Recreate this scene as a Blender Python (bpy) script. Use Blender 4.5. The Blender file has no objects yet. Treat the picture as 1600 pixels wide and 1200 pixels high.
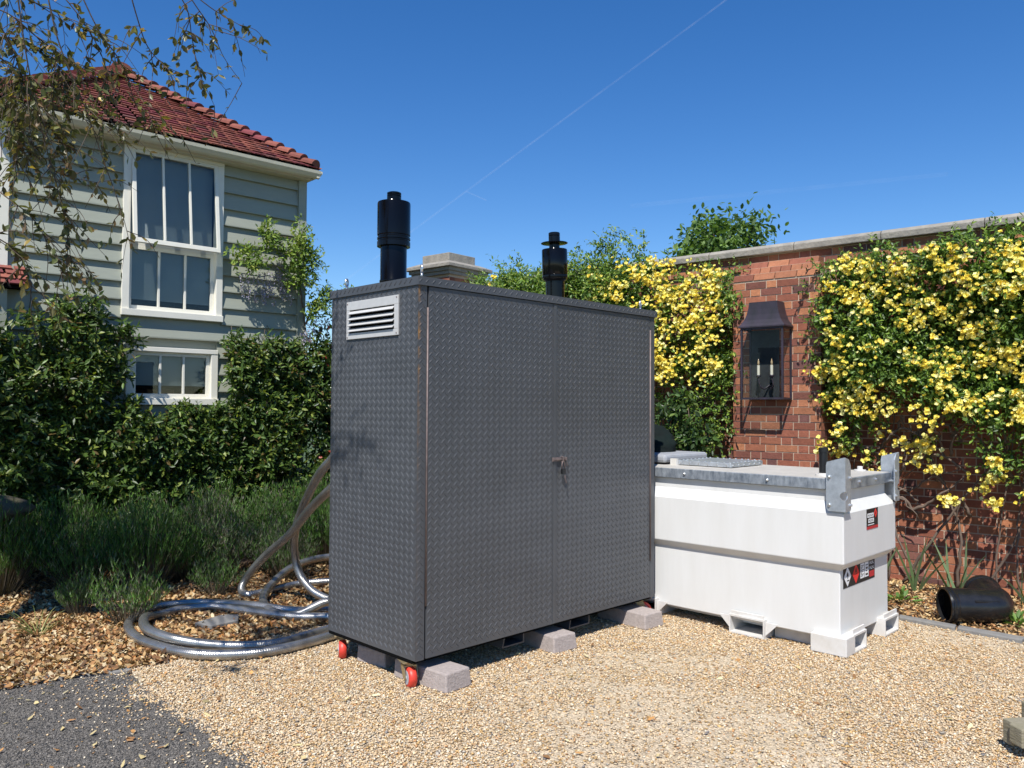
import bpy, math, random
import numpy as np
from mathutils import Vector, Matrix
from mathutils import noise as mnoise
R = math.radians
random.seed(7); rng = np.random.default_rng(11)
scene = bpy.context.scene
col = scene.collection

# ---------------------------------------------------------------- camera
CAM = np.array([0, 0, 1.5]); FPX, PITCH, ROLL = 1260.0, .0283, .0057
_V = np.array([0, -math.sin(PITCH), math.cos(PITCH)]); _F = np.array([0, math.cos(PITCH), math.sin(PITCH)])
_X = np.array([1., 0, 0])
_R = _X*math.cos(ROLL)+_V*math.sin(ROLL); _U = -_X*math.sin(ROLL)+_V*math.cos(ROLL)
cam = bpy.data.cameras.new('camera'); co = bpy.data.objects.new('camera', cam); col.objects.link(co)
cam.sensor_width = 36; cam.lens = FPX/1600*36; cam.clip_start = .05; cam.clip_end = 20000
co.matrix_world = Matrix(((_R[0], _U[0], -_F[0], CAM[0]), (_R[1], _U[1], -_F[1], CAM[1]), (_R[2], _U[2], -_F[2], CAM[2]), (0, 0, 0, 1)))
scene.camera = co
def at(px, py, Y):
    d = _F+_R*(px-800)/FPX+_U*(600-py)/FPX
    return CAM+d*Y/d[1]

# ---------------------------------------------------------------- sky and sun
SUN_EL = R(54); sh = np.array([.25, .97]); sh /= np.linalg.norm(sh)
world = bpy.data.worlds.new('World'); scene.world = world; world.use_nodes = True
nt = world.node_tree; bg = nt.nodes['Background']
sky = nt.nodes.new('ShaderNodeTexSky'); sky.sky_type = 'NISHITA'; sky.sun_disc = False
sky.sun_elevation = SUN_EL; sky.sun_rotation = math.atan2(-sh[0], -sh[1])
sky.air_density = 1.0; sky.dust_density = 0.0; sky.ozone_density = 4.0; sky.altitude = 0
hs = nt.nodes.new('ShaderNodeHueSaturation'); hs.inputs['Saturation'].default_value = 1.3; hs.inputs['Hue'].default_value = .508
nt.links.new(sky.outputs[0], hs.inputs['Color']); nt.links.new(hs.outputs[0], bg.inputs[0]); bg.inputs[1].default_value = .11
sl = bpy.data.lights.new('sun', 'SUN'); sl.energy = 5.0; sl.angle = R(.53); sl.color = (1, .97, .92)
so = bpy.data.objects.new('sun', sl); col.objects.link(so); so.location = (0, 0, 30)
so.rotation_euler = Vector((sh[0]*math.cos(SUN_EL), sh[1]*math.cos(SUN_EL), -math.sin(SUN_EL))).to_track_quat('-Z', 'Y').to_euler()
vs = scene.view_settings; vs.view_transform = 'Standard'; vs.look = 'None'; vs.exposure = .38; vs.gamma = 1
scene.cycles.max_bounces = 8; scene.cycles.transparent_max_bounces = 16

# ---------------------------------------------------------------- helpers
def tag(o, label=None, cat=None, group=None, kind=None):
    if label: o['label'] = label
    if cat: o['category'] = cat
    if group: o['group'] = group
    if kind: o['kind'] = kind
    return o
def empty(name, loc, rz=0, label=None, cat=None, group=None):
    o = bpy.data.objects.new(name, None); col.objects.link(o); o.empty_display_size = .1
    o.location = loc; o.rotation_euler = (0, 0, rz); return tag(o, label, cat, group)
def link(name, me, mat, parent=None, smooth=False):
    if mat: me.materials.append(mat)
    o = bpy.data.objects.new(name, me); col.objects.link(o)
    if parent: o.parent = parent
    if smooth: me.polygons.foreach_set('use_smooth', [True]*len(me.polygons))
    return o
def copy_tree(o, parent=None):
    c = o.copy(); col.objects.link(c)
    if parent: c.parent = parent
    for ch in list(o.children): copy_tree(ch, c)
    return c
def bevel(o, w=.004, seg=2):
    m = o.modifiers.new('bevel', 'BEVEL'); m.width = w; m.segments = seg; m.limit_method = 'ANGLE'; m.angle_limit = R(40)
    m.harden_normals = False
    return o
def np_mesh(name, V, F, mat, parent=None, cols=None, smooth=False):
    V = np.asarray(V, np.float32); F = np.asarray(F, np.int32); k = F.shape[1]
    me = bpy.data.meshes.new(name)
    me.vertices.add(len(V)); me.vertices.foreach_set('co', V.ravel())
    me.loops.add(F.size); me.loops.foreach_set('vertex_index', F.ravel())
    me.polygons.add(len(F)); me.polygons.foreach_set('loop_start', np.arange(0, F.size, k, dtype=np.int32))
    if cols is not None:
        a = me.attributes.new('Col', 'FLOAT_COLOR', 'FACE')
        c = np.ones((len(F), 4), np.float32); c[:, :3] = cols; a.data.foreach_set('color', c.ravel())
    me.update(calc_edges=True); me.validate()
    return link(name, me, mat, parent, smooth)
class MB:
    def __init__(s): s.v = []; s.f = []; s.c = []; s.cur = None
    def add(s, v, f):
        b = len(s.v); s.v += [tuple(map(float, p)) for p in v]
        for q in f: s.f.append([b+i for i in q]); s.c.append(s.cur)
    def box(s, x0, y0, z0, x1, y1, z1):
        s.add([(x0,y0,z0),(x1,y0,z0),(x1,y1,z0),(x0,y1,z0),(x0,y0,z1),(x1,y0,z1),(x1,y1,z1),(x0,y1,z1)],
              [(3,2,1,0),(4,5,6,7),(0,1,5,4),(1,2,6,5),(2,3,7,6),(3,0,4,7)]); return s
    def hexa(s, bot, top):
        s.add(list(bot)+list(top), [(3,2,1,0),(4,5,6,7),(0,1,5,4),(1,2,6,5),(2,3,7,6),(3,0,4,7)]); return s
    def prism(s, poly, d):      # poly: 3-D points, d: extrude vector
        n = len(poly); p = [np.array(q, float) for q in poly]; d = np.array(d, float)
        s.add(p+[q+d for q in p], [tuple(range(n))[::-1], tuple(range(n, 2*n))]+[(i, (i+1) % n, n+(i+1) % n, n+i) for i in range(n)]); return s
    def ring(s, c, ax, r, n, rx=None):
        ax = Vector(ax).normalized(); a = ax.orthogonal().normalized(); b = ax.cross(a)
        c = Vector(c); return [c+a*(r*math.cos(2*math.pi*i/n))+b*(r*math.sin(2*math.pi*i/n)) for i in range(n)]
    def lathe(s, c, prof, n=24, ax=(0, 0, 1), cap0=True, cap1=True):   # prof: (radius, height along axis)
        ax = Vector(ax).normalized(); v = []; f = []
        for r, h in prof: v += s.ring(Vector(c)+ax*h, ax, max(r, 1e-4), n)
        for k in range(len(prof)-1):
            for i in range(n): f.append((k*n+i, k*n+(i+1) % n, (k+1)*n+(i+1) % n, (k+1)*n+i))
        if cap0: f.append(tuple(range(n))[::-1])
        if cap1: f.append(tuple(range((len(prof)-1)*n, len(prof)*n)))
        s.add(v, f); return s
    def cyl(s, a, b, r, n=16, r1=None):
        a, b = Vector(a), Vector(b); return s.lathe(a, [(r, 0), (r if r1 is None else r1, (b-a).length)], n, b-a)
    def tube(s, pts, r, n=8, r1=None):
        pts = [Vector(p) for p in pts]; N = len(pts); v = []; f = []
        t = (pts[1]-pts[0]).normalized(); a = t.orthogonal().normalized()
        for k, p in enumerate(pts):
            t = (pts[min(k+1, N-1)]-pts[max(k-1, 0)]).normalized()
            a = (a-t*a.dot(t)).normalized(); b = t.cross(a)
            rr = r if r1 is None else r+(r1-r)*k/(N-1)
            v += [p+a*(rr*math.cos(2*math.pi*i/n))+b*(rr*math.sin(2*math.pi*i/n)) for i in range(n)]
        for k in range(N-1):
            for i in range(n): f.append((k*n+i, k*n+(i+1) % n, (k+1)*n+(i+1) % n, (k+1)*n+i))
        f += [tuple(range(n))[::-1], tuple(range((N-1)*n, N*n))]
        s.add(v, f); return s
    def build(s, name, mat, parent=None, smooth=False, bev=None, auto=None):
        me = bpy.data.meshes.new(name); me.from_pydata(s.v, [], s.f)
        if any(c is not None for c in s.c):
            a = me.attributes.new('Col', 'FLOAT_COLOR', 'FACE')
            a.data.foreach_set('color', np.array([(*(c if c is not None else (.5, .5, .5)), 1) for c in s.c], np.float32).ravel())
        me.update()
        o = link(name, me, mat, parent, smooth)
        if auto: me.set_sharp_from_angle(angle=R(auto))
        if bev: bevel(o, bev)
        return o
def spline(pts, n=10):
    P = [np.array(p, float) for p in pts]; P = [2*P[0]-P[1]]+P+[2*P[-1]-P[-2]]; out = []
    for i in range(1, len(P)-2):
        for k in range(n):
            t = k/n; a, b, c, d = P[i-1:i+3]
            out.append(.5*((2*b)+(-a+c)*t+(2*a-5*b+4*c-d)*t*t+(-a+3*b-3*c+d)*t**3))
    out.append(P[-2]); return out

# ---------------------------------------------------------------- materials
def mat(name, c, rough=.6, metal=0., var=.0, vscale=8., bump=0., bscale=60., c2=None, attr=False, spec=.5, coat=0., coord='Object', trans=0., stretch=None, detail=6):
    m = bpy.data.materials.new(name); m.use_nodes = True; n = m.node_tree.nodes; L = m.node_tree.links
    p = n['Principled BSDF']; p.inputs['Roughness'].default_value = rough; p.inputs['Metallic'].default_value = metal
    p.inputs['Specular IOR Level'].default_value = spec; p.inputs['Coat Weight'].default_value = coat
    p.inputs['Base Color'].default_value = (*c, 1)
    tc = n.new('ShaderNodeTexCoord'); src = tc.outputs[coord]
    if stretch:
        mp = n.new('ShaderNodeMapping'); mp.inputs['Scale'].default_value = stretch; L.new(src, mp.inputs[0]); src = mp.outputs[0]
    base = None
    if attr:
        at_ = n.new('ShaderNodeAttribute'); at_.attribute_name = 'Col'; base = at_.outputs['Color']
    if var > 0 or c2:
        no = n.new('ShaderNodeTexNoise'); no.inputs['Scale'].default_value = vscale; no.inputs['Detail'].default_value = detail; L.new(src, no.inputs['Vector'])
        no.inputs['Roughness'].default_value = .65
        if c2:
            rp = n.new('ShaderNodeMapRange'); rp.inputs[1].default_value = .5-.22; rp.inputs[2].default_value = .5+.22; L.new(no.outputs[0], rp.inputs[0])
            mx = n.new('ShaderNodeMix'); mx.data_type = 'RGBA'; mx.inputs[6].default_value = (*c, 1); mx.inputs[7].default_value = (*c2, 1); L.new(rp.outputs[0], mx.inputs[0]); base2 = mx.outputs[2]
            if base is None: base = base2
        if var > 0:
            rp = n.new('ShaderNodeMapRange'); rp.inputs[1].default_value = .25; rp.inputs[2].default_value = .75; rp.inputs[3].default_value = 1-var; rp.inputs[4].default_value = 1+var; L.new(no.outputs[0], rp.inputs[0])
            mx = n.new('ShaderNodeVectorMath'); mx.operation = 'SCALE'
            if base is None: mx.inputs[0].default_value = c
            else: L.new(base, mx.inputs[0])
            L.new(rp.outputs[0], mx.inputs['Scale']); base = mx.outputs[0]
    if base is not None: L.new(base, p.inputs['Base Color'])
    if bump:
        nb = n.new('ShaderNodeTexNoise'); nb.inputs['Scale'].default_value = bscale; nb.inputs['Detail'].default_value = 5; L.new(src, nb.inputs['Vector'])
        b = n.new('ShaderNodeBump'); b.inputs['Strength'].default_value = 1; b.inputs['Distance'].default_value = bump; L.new(nb.outputs[0], b.inputs['Height']); L.new(b.outputs[0], p.inputs['Normal'])
    if trans:
        tr = n.new('ShaderNodeBsdfTranslucent'); ms = n.new('ShaderNodeMixShader'); ms.inputs[0].default_value = trans
        if base is not None:
            sc = n.new('ShaderNodeVectorMath'); sc.operation = 'MULTIPLY'; sc.inputs[1].default_value = (1.5, 1.6, .6); L.new(base, sc.inputs[0]); L.new(sc.outputs[0], tr.inputs[0])
        else: tr.inputs[0].default_value = (*c, 1)
        L.new(p.outputs[0], ms.inputs[1]); L.new(tr.outputs[0], ms.inputs[2]); L.new(ms.outputs[0], n['Material Output'].inputs[0])
    return m
M = {}
M['leaf'] = mat('glossy_leaf', (.06, .1, .03), .4, attr=True, trans=.28, spec=.4)
M['softleaf'] = mat('soft_leaf', (.06, .1, .03), .55, attr=True, trans=.25, spec=.3)
M['petal'] = mat('petal', (.8, .7, .2), .6, attr=True, trans=.2, spec=.2)
M['bark'] = mat('bark', (.09, .065, .045), .9, var=.35, vscale=30, bump=.004, bscale=60)
M['twig'] = mat('twig', (.14, .1, .075), .85, var=.3, vscale=40)
M['plate'] = mat('grey_painted_tread_plate', (.065, .0685, .075), .46, .0, var=.16, vscale=3, bump=.006, bscale=3.2, spec=.6)
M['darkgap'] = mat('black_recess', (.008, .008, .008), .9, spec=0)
M['rustpost'] = mat('worn_grey_paint', (.065, .0685, .075), .45, c2=None, var=.2, vscale=6)
M['hinge'] = mat('worn_hinge_steel', (.17, .13, .12), .6, .3, var=.4, vscale=25)
M['alu'] = mat('aluminium', (.56, .55, .53), .5, .2, var=.06, vscale=30)
M['zinc'] = mat('bright_zinc', (.7, .7, .7), .3, .9)
M['yzinc'] = mat('yellow_zinc', (.45, .36, .2), .42, .7, var=.3, vscale=40)
M['flue'] = mat('black_enamel', (.003, .003, .0035), .13, 0, spec=.28)
M['red'] = mat('red_polyurethane', (.62, .05, .03), .45, var=.25, vscale=30)
M['rim'] = mat('grey_wheel_rim', (.4, .42, .45), .5, var=.2, vscale=20)
M['block'] = mat('concrete_block', (.34, .29, .265), .95, var=.18, vscale=40, bump=.004, bscale=90)
M['white'] = mat('white_tank_paint', (.67, .665, .645), .36, c2=(.615, .605, .575), vscale=2.6, spec=.45, stretch=(3, 3, .5), bump=.004, bscale=1.2)
M['whitefoot'] = mat('scuffed_white_paint', (.67, .66, .64), .45, c2=(.55, .52, .47), vscale=9)
M['galv'] = mat('galvanised_steel', (.36, .39, .42), .42, .65, c2=(.58, .62, .66), vscale=22, bump=.0005, bscale=30)
M['galvrim'] = mat('streaked_galvanised_steel', (.13, .155, .19), .42, .55, c2=(.5, .54, .58), vscale=11, stretch=(1, 3, 1.2))
M['topplate'] = mat('dusty_steel_top', (.5, .47, .42), .6, .15, var=.15, vscale=7)
M['black'] = mat('black_plastic', (.012, .012, .013), .35, spec=.5)
M['pipe'] = mat('black_scuffed_plastic', (.011, .011, .012), .26, spec=.5, var=.6, vscale=14, bump=.001, bscale=14)
M['stk_black'] = mat('sticker_black', (.015, .015, .015), .5); M['stk_white'] = mat('sticker_white', (.75, .75, .75), .5)
M['stk_red'] = mat('sticker_red', (.7, .03, .025), .5); M['stk_drk'] = mat('sticker_dark_red', (.45, .03, .035), .5)
M['cloth'] = mat('dark_cloth', (.008, .008, .009), .95, c2=(.004, .012, .01), vscale=5, bump=.01, bscale=14, spec=.2)
M['foam'] = mat('grey_rubber_sheet', (.3, .31, .33), .7, var=.1, vscale=10)
M['brick'] = mat('red_brick', (.3, .1, .06), .92, attr=True, var=.22, vscale=28, bump=.003, bscale=60)
M['mortar'] = mat('lime_mortar', (.46, .36, .265), .95, var=.15, vscale=20, bump=.003, bscale=80)
M['coping'] = mat('weathered_coping_stone', (.2, .185, .16), .95, c2=(.33, .3, .25), vscale=9, bump=.006, bscale=40)
M['copper'] = mat('dark_copper_patina', (.022, .023, .023), .5, .25, c2=(.055, .04, .062), vscale=9, stretch=(1, 1, .5))
M['backplate'] = mat('blotched_copper', (.022, .024, .026), .7, .0, c2=(.05, .056, .058), vscale=7, spec=.2)
M['candle'] = mat('cream_candle_sleeve', (.75, .7, .55), .5)
M['bulb'] = mat('amber_bulb_glass', (.5, .36, .2), .15, spec=.6)
M['board'] = mat('sage_weatherboard', (.3, .315, .255), .6, var=.06, vscale=4, stretch=(1, 1, 6))
M['wpaint'] = mat('white_joinery_paint', (.75, .72, .62), .5, var=.05, vscale=6)
M['cream'] = mat('cream_gutter_paint', (.62, .58, .44), .5, var=.06, vscale=4)
M['tile'] = mat('clay_tile', (.2, .06, .04), .85, attr=True, var=.25, vscale=20, bump=.002, bscale=60)
M['blind'] = mat('grey_roller_blind', (.36, .39, .39), .9, var=.05, vscale=5)
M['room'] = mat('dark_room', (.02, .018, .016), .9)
M['wood'] = mat('brown_furniture_wood', (.22, .09, .03), .5, var=.2, vscale=6)
M['slate'] = mat('flat_grey_stone', (.16, .155, .15), .85, c2=(.23, .22, .2), vscale=12, bump=.004, bscale=40)
M['moss'] = mat('mossy_stone', (.1, .08, .055), .95, c2=(.06, .06, .02), vscale=10, bump=.01, bscale=25)
M['timber'] = mat('weathered_timber', (.2, .18, .11), .9, c2=(.26, .23, .17), vscale=16, bump=.004, bscale=30, stretch=(1, 1, 4))
M['pebble'] = mat('pebble', (.4, .3, .2), .75, attr=True, spec=.3)
M['chip'] = mat('wood_chip', (.3, .2, .1), .85, attr=True, spec=.2, trans=.08)
M['lead'] = mat('lead_flashing', (.5, .5, .5), .5, .3)
def glass(k=.75, tint=(.86, .9, .9, 1)):
    m = bpy.data.materials.new('window_glass'); m.use_nodes = True; n = m.node_tree.nodes; L = m.node_tree.links
    n.remove(n['Principled BSDF']); t = n.new('ShaderNodeBsdfTransparent'); g = n.new('ShaderNodeBsdfGlossy'); g.inputs['Roughness'].default_value = .01
    t.inputs[0].default_value = tint
    fr = n.new('ShaderNodeFresnel'); fr.inputs[0].default_value = 1.55; ad = n.new('ShaderNodeMath'); ad.operation = 'MULTIPLY_ADD'; ad.inputs[1].default_value = k; ad.inputs[2].default_value = .003
    L.new(fr.outputs[0], ad.inputs[0]); ms = n.new('ShaderNodeMixShader'); L.new(ad.outputs[0], ms.inputs[0]); L.new(t.outputs[0], ms.inputs[1]); L.new(g.outputs[0], ms.inputs[2]); L.new(ms.outputs[0], n['Material Output'].inputs[0])
    return m
M['glass'] = glass(); M['lglass'] = glass(.12, (.93, .94, .94, 1))
def hose_mat():
    m = mat('braided_stainless_steel', (.5, .5, .5), .26, .8); n = m.node_tree.nodes; L = m.node_tree.links; p = n['Principled BSDF']
    u = n.new('ShaderNodeUVMap'); u.uv_map = 'UVMap'; outs = []
    for s in (1, -1):
        mp = n.new('ShaderNodeMapping'); mp.inputs['Scale'].default_value = (14, 150*s, 1); mp.inputs['Rotation'].default_value = (0, 0, 0); L.new(u.outputs[0], mp.inputs[0])
        w = n.new('ShaderNodeTexWave'); w.bands_direction = 'DIAGONAL'; w.inputs['Scale'].default_value = .3; L.new(mp.outputs[0], w.inputs[0]); outs.append(w.outputs['Fac'])
    mx = n.new('ShaderNodeMath'); mx.operation = 'MAXIMUM'; L.new(outs[0], mx.inputs[0]); L.new(outs[1], mx.inputs[1])
    b = n.new('ShaderNodeBump'); b.inputs['Distance'].default_value = .0014; L.new(mx.outputs[0], b.inputs['Height']); L.new(b.outputs[0], p.inputs['Normal'])
    no = n.new('ShaderNodeTexNoise'); no.inputs['Scale'].default_value = 7; r = n.new('ShaderNodeMapRange'); r.inputs[3].default_value = .16; r.inputs[4].default_value = .62
    tc = n.new('ShaderNodeTexCoord'); L.new(tc.outputs['Object'], no.inputs[0]); L.new(no.outputs[0], r.inputs[0])
    mm = n.new('ShaderNodeVectorMath'); mm.operation = 'SCALE'; mm.inputs[0].default_value = (1, .97, .92); L.new(r.outputs[0], mm.inputs['Scale']); L.new(mm.outputs[0], p.inputs['Base Color'])
    return m
M['hose'] = hose_mat()
def post_mat():       # grey paint rubbed to rust along the folded edge
    m = mat('rubbed_grey_paint', (.065, .0685, .075), .45); n = m.node_tree.nodes; L = m.node_tree.links
    tc = n.new('ShaderNodeTexCoord'); sp = n.new('ShaderNodeSeparateXYZ'); L.new(tc.outputs['Object'], sp.inputs[0])
    a = n.new('ShaderNodeMath'); a.operation = 'ADD'; L.new(sp.outputs[0], a.inputs[0]); L.new(sp.outputs[1], a.inputs[1])
    r = n.new('ShaderNodeMapRange'); r.inputs[1].default_value = .0; r.inputs[2].default_value = .018; r.inputs[3].default_value = 1; r.inputs[4].default_value = 0; L.new(a.outputs[0], r.inputs[0])
    no = n.new('ShaderNodeTexNoise'); no.inputs['Scale'].default_value = 14; no.inputs['Detail'].default_value = 8; L.new(tc.outputs['Object'], no.inputs[0])
    r2 = n.new('ShaderNodeMapRange'); r2.inputs[1].default_value = .42; r2.inputs[2].default_value = .62; L.new(no.outputs[0], r2.inputs[0])
    r3 = n.new('ShaderNodeMapRange'); r3.inputs[1].default_value = 1.0; r3.inputs[2].default_value = 1.9; r3.inputs[3].default_value = .1; r3.inputs[4].default_value = 1.; L.new(sp.outputs[2], r3.inputs[0])
    k = n.new('ShaderNodeMath'); k.operation = 'MULTIPLY'; L.new(r.outputs[0], k.inputs[0]); L.new(r2.outputs[0], k.inputs[1])
    k2 = n.new('ShaderNodeMath'); k2.operation = 'MULTIPLY'; L.new(k.outputs[0], k2.inputs[0]); L.new(r3.outputs[0], k2.inputs[1])
    mx = n.new('ShaderNodeMix'); mx.data_type = 'RGBA'; mx.inputs[6].default_value = (.065, .0685, .075, 1); mx.inputs[7].default_value = (.3, .15, .04, 1); L.new(k2.outputs[0], mx.inputs[0]); L.new(mx.outputs[2], n['Principled BSDF'].inputs['Base Color'])
    return m
M['post'] = post_mat()
def contrail_mat(a):
    m = bpy.data.materials.new('contrail_vapour'); m.use_nodes = True; n = m.node_tree.nodes; L = m.node_tree.links; n.remove(n['Principled BSDF'])
    t = n.new('ShaderNodeBsdfTransparent'); d = n.new('ShaderNodeBsdfDiffuse'); d.inputs[0].default_value = (.9, .9, .9, 1); ms = n.new('ShaderNodeMixShader')
    tc = n.new('ShaderNodeTexCoord'); no = n.new('ShaderNodeTexNoise'); no.inputs['Scale'].default_value = .006; L.new(tc.outputs['Object'], no.inputs[0])
    r = n.new('ShaderNodeMapRange'); r.inputs[1].default_value = .35; r.inputs[2].default_value = .65; r.inputs[3].default_value = a*.35; r.inputs[4].default_value = a; L.new(no.outputs[0], r.inputs[0]); L.new(r.outputs[0], ms.inputs[0])
    L.new(t.outputs[0], ms.inputs[1]); L.new(d.outputs[0], ms.inputs[2]); L.new(ms.outputs[0], n['Material Output'].inputs[0]); return m

# ---------------------------------------------------------------- ground sheets
def sheet(name, poly, z, m):
    mb = MB(); mb.add([(x, y, z) for x, y in poly], [tuple(range(len(poly)))]); o = mb.build(name, m); return tag(o, kind='structure')
def ground_mat(name, c, c2, s1, vor, vdist, c3=None, rough=.9):
    m = mat(name, c, rough, c2=c2, vscale=s1, spec=.25); n = m.node_tree.nodes; L = m.node_tree.links; p = n['Principled BSDF']
    tc = n.new('ShaderNodeTexCoord'); v = n.new('ShaderNodeTexVoronoi'); v.inputs['Scale'].default_value = vor; L.new(tc.outputs['Object'], v.inputs['Vector'])
    b = n.new('ShaderNodeBump'); b.inputs['Distance'].default_value = vdist; b.invert = True; L.new(v.outputs['Distance'], b.inputs['Height']); L.new(b.outputs[0], p.inputs['Normal'])
    old = p.inputs['Base Color'].links[0].from_socket
    hs = n.new('ShaderNodeSeparateColor'); L.new(v.outputs['Color'], hs.inputs[0]); r = n.new('ShaderNodeMapRange'); r.inputs[3].default_value = .6; r.inputs[4].default_value = 1.4; L.new(hs.outputs[0], r.inputs[0])
    s = n.new('ShaderNodeVectorMath'); s.operation = 'SCALE'; L.new(old, s.inputs[0]); L.new(r.outputs[0], s.inputs['Scale']); L.new(s.outputs[0], p.inputs['Base Color'])
    return m
M['soil'] = ground_mat('soil', (.07, .035, .03), (.12, .085, .05), 3, 60, .01)
M['gravelbed'] = ground_mat('gravel_bed', (.56, .46, .33), (.46, .36, .235), 2.5, 120, .006)
M['asphalt'] = ground_mat('asphalt', (.125, .113, .1), (.155, .141, .123), 5, 110, .008)
M['grass'] = mat('far_grass', (.06, .09, .03), .95, var=.3, vscale=.8)
sheet('ground', [(-400, -400), (400, -400), (400, 400), (-400, 400)], -.004, M['grass'])
sheet('planting_bed', [(-12, -3.5), (-5, 2.0), (-2.2, 4.2), (5.2, 4.0), (9, -2), (9, 9), (1, 13), (-12, 13)], 0, M['soil'])
ASPH = [(-6, -3), (-.2, -3), (-.75, 3.0), (-1.05, 3.42), (-1.45, 3.85), (-1.85, 4.2), (-2.13, 4.55), (-2.4, 4.42), (-2.75, 4.15), (-3.5, 3.5), (-5, 2.24), (-9, -1.2), (-9, -3)]
GRAV = [(-.9, -3), (7, -3), (4.3, 4.2), (3.33, 5.25), (2.82, 5.8), (2.6, 6.2), (1.2, 7.4), (-.4, 7.0), (-1.2, 6.0), (-1.5, 5.35), (-1.75, 4.95), (-2.15, 4.62), (-1.9, 4.15), (-1.4, 3.7), (-1., 3.3)]
sheet('gravel_drive', GRAV, .004, M['gravelbed'])
sheet('asphalt_drive', ASPH, .008, M['asphalt'])

def inpoly(P, poly):
    x, y = P[:, 0], P[:, 1]; r = np.zeros(len(P), bool); n = len(poly); j = n-1
    for i in range(n):
        xi, yi = poly[i]; xj, yj = poly[j]
        c = ((yi > y) != (yj > y)) & (x < (xj-xi)*(y-yi)/(yj-yi+1e-12)+xi); r ^= c; j = i
    return r
def vnoise(P, s, seed=0):      # smooth value noise in 2-D, numpy
    g = np.random.default_rng(seed).random((64, 64)); q = P[:, :2]*s+100; i = np.floor(q).astype(int); f = q-i; f = f*f*(3-2*f)
    a = g[i[:, 0] % 64, i[:, 1] % 64]; b = g[(i[:, 0]+1) % 64, i[:, 1] % 64]; c = g[i[:, 0] % 64, (i[:, 1]+1) % 64]; d = g[(i[:, 0]+1) % 64, (i[:, 1]+1) % 64]
    return (a*(1-f[:, 0])+b*f[:, 0])*(1-f[:, 1])+(c*(1-f[:, 0])+d*f[:, 0])*f[:, 1]
def infrustum(P, m=.16):
    d = P[:, 1]; return (np.abs(P[:, 0]) < d*(.64+m)) & (d > 2.9)
def rotz(v, a): 
    c, s = np.cos(a), np.sin(a); return np.stack([v[..., 0]*c-v[..., 1]*s, v[..., 0]*s+v[..., 1]*c, v[..., 2]], -1)
def palette(n, cols, w, jit=.18):
    cols = np.array(cols); k = rng.choice(len(cols), n, p=np.array(w)/sum(w)); return cols[k]*(1+jit*rng.standard_normal((n, 1))).clip(.5, 1.6)
OCT = np.array([(1, 0, 0), (-1, 0, 0), (0, 1, 0), (0, -1, 0), (0, 0, 1), (0, 0, -1)], float)
OF = np.array([(0, 2, 4), (2, 1, 4), (1, 3, 4), (3, 0, 4), (2, 0, 5), (1, 2, 5), (3, 1, 5), (0, 3, 5)])
def pebbles(name, P, size, cols, flat=.5):
    n = len(P); s = size[:, None]*np.stack([rng.uniform(.8, 1.35, n), rng.uniform(.6, 1., n), rng.uniform(.35, .7, n)*flat*1.5], 1)
    v = OCT[None]*s[:, None]*.5*1.25 + rng.standard_normal((n, 6, 3))*size[:, None, None]*.09
    t = rng.normal(0, .3, n); c, q = np.cos(t)[:, None], np.sin(t)[:, None]
    v = np.stack([v[..., 0]*c-v[..., 2]*q, v[..., 1], v[..., 0]*q+v[..., 2]*c], -1)
    v = rotz(v, rng.uniform(0, 6.28, n)[:, None])+P[:, None]
    f = (np.arange(n)[:, None, None]*6+OF[None]).reshape(-1, 3)
    return np_mesh(name, v.reshape(-1, 3), f, M['pebble'], cols=np.repeat(cols, 8, 0), smooth=True)
HEXC = np.array([(-.5, 0, 0), (-.2, .5, .0), (.25, .45, .0), (.5, 0, 0), (.2, -.5, 0), (-.25, -.45, 0)], float)
def chips(name, P, L, W, cols, tilt=.5, curl=.0):
    n = len(P); v = HEXC[None]*np.stack([L, W, L], 1)[:, None] + 0
    v = v+rng.standard_normal((n, 6, 3))*np.stack([L*.05, W*.08, W*.16], 1)[:, None]
    v[:, (0, 3), 2] += (curl*L)[:, None] if curl else 0
    for ax in (0, 1):
        t = rng.normal(0, tilt, n); c, q = np.cos(t)[:, None], np.sin(t)[:, None]
        a = v[..., ax].copy(); z = v[..., 2].copy(); v[..., ax] = a*c-z*q; v[..., 2] = a*q+z*c
    v = rotz(v, rng.uniform(0, 6.28, n)[:, None])+P[:, None]
    mn = v[..., 2].min(1); v[..., 2] += np.maximum(0, P[:, 2]-.001-mn)[:, None]*.8
    f = (np.arange(n)[:, None, None]*6+np.array([(0, 1, 2, 3), (0, 3, 4, 5)])[None]).reshape(-1, 4)
    return np_mesh(name, v.reshape(-1, 3), f, M['chip'], cols=np.repeat(cols, 2, 0))
GCOL = [(.56, .405, .235), (.65, .505, .33), (.5, .32, .135), (.67, .58, .43), (.35, .22, .115), (.42, .37, .3), (.22, .2, .19), (.5, .27, .12)]
GW = [30, 28, 14, 14, 6, 4, 1.5, 4]
N = 330000
P = np.stack([rng.uniform(-2.6, 4.6, N), rng.uniform(2.95, 6.8, N)], 1)
edge = (vnoise(P, 4, 3)-.5)*.13
k = inpoly(P+edge[:, None]*np.array([1, .6]), GRAV) & infrustum(P) & ~((P[:, 0]*.711+P[:, 1]*.703 > 3.2) & (P[:, 0]*-.703+P[:, 1]*.711 > 3.9) & (P[:, 0] < 1.4) & (P[:, 0]*-.703+P[:, 1]*.711 < 3.95))
dust = (vnoise(P, 1.1, 5)*.6+vnoise(P, 3.1, 6)*.4); dmask = np.clip((dust-.5)/.12, 0, 1)*np.clip((P[:, 0]+.3)/.6, 0, 1)
k &= rng.random(N) > dmask*.74
P = P[k]; n = len(P)
sz = rng.uniform(.007, .0155, n)*(1+.5*(rng.random(n) > .97))
gravel = pebbles('gravel', np.column_stack([P, .004+rng.uniform(.0, .008, n)]), sz, palette(n, GCOL, GW, .13))
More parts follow.
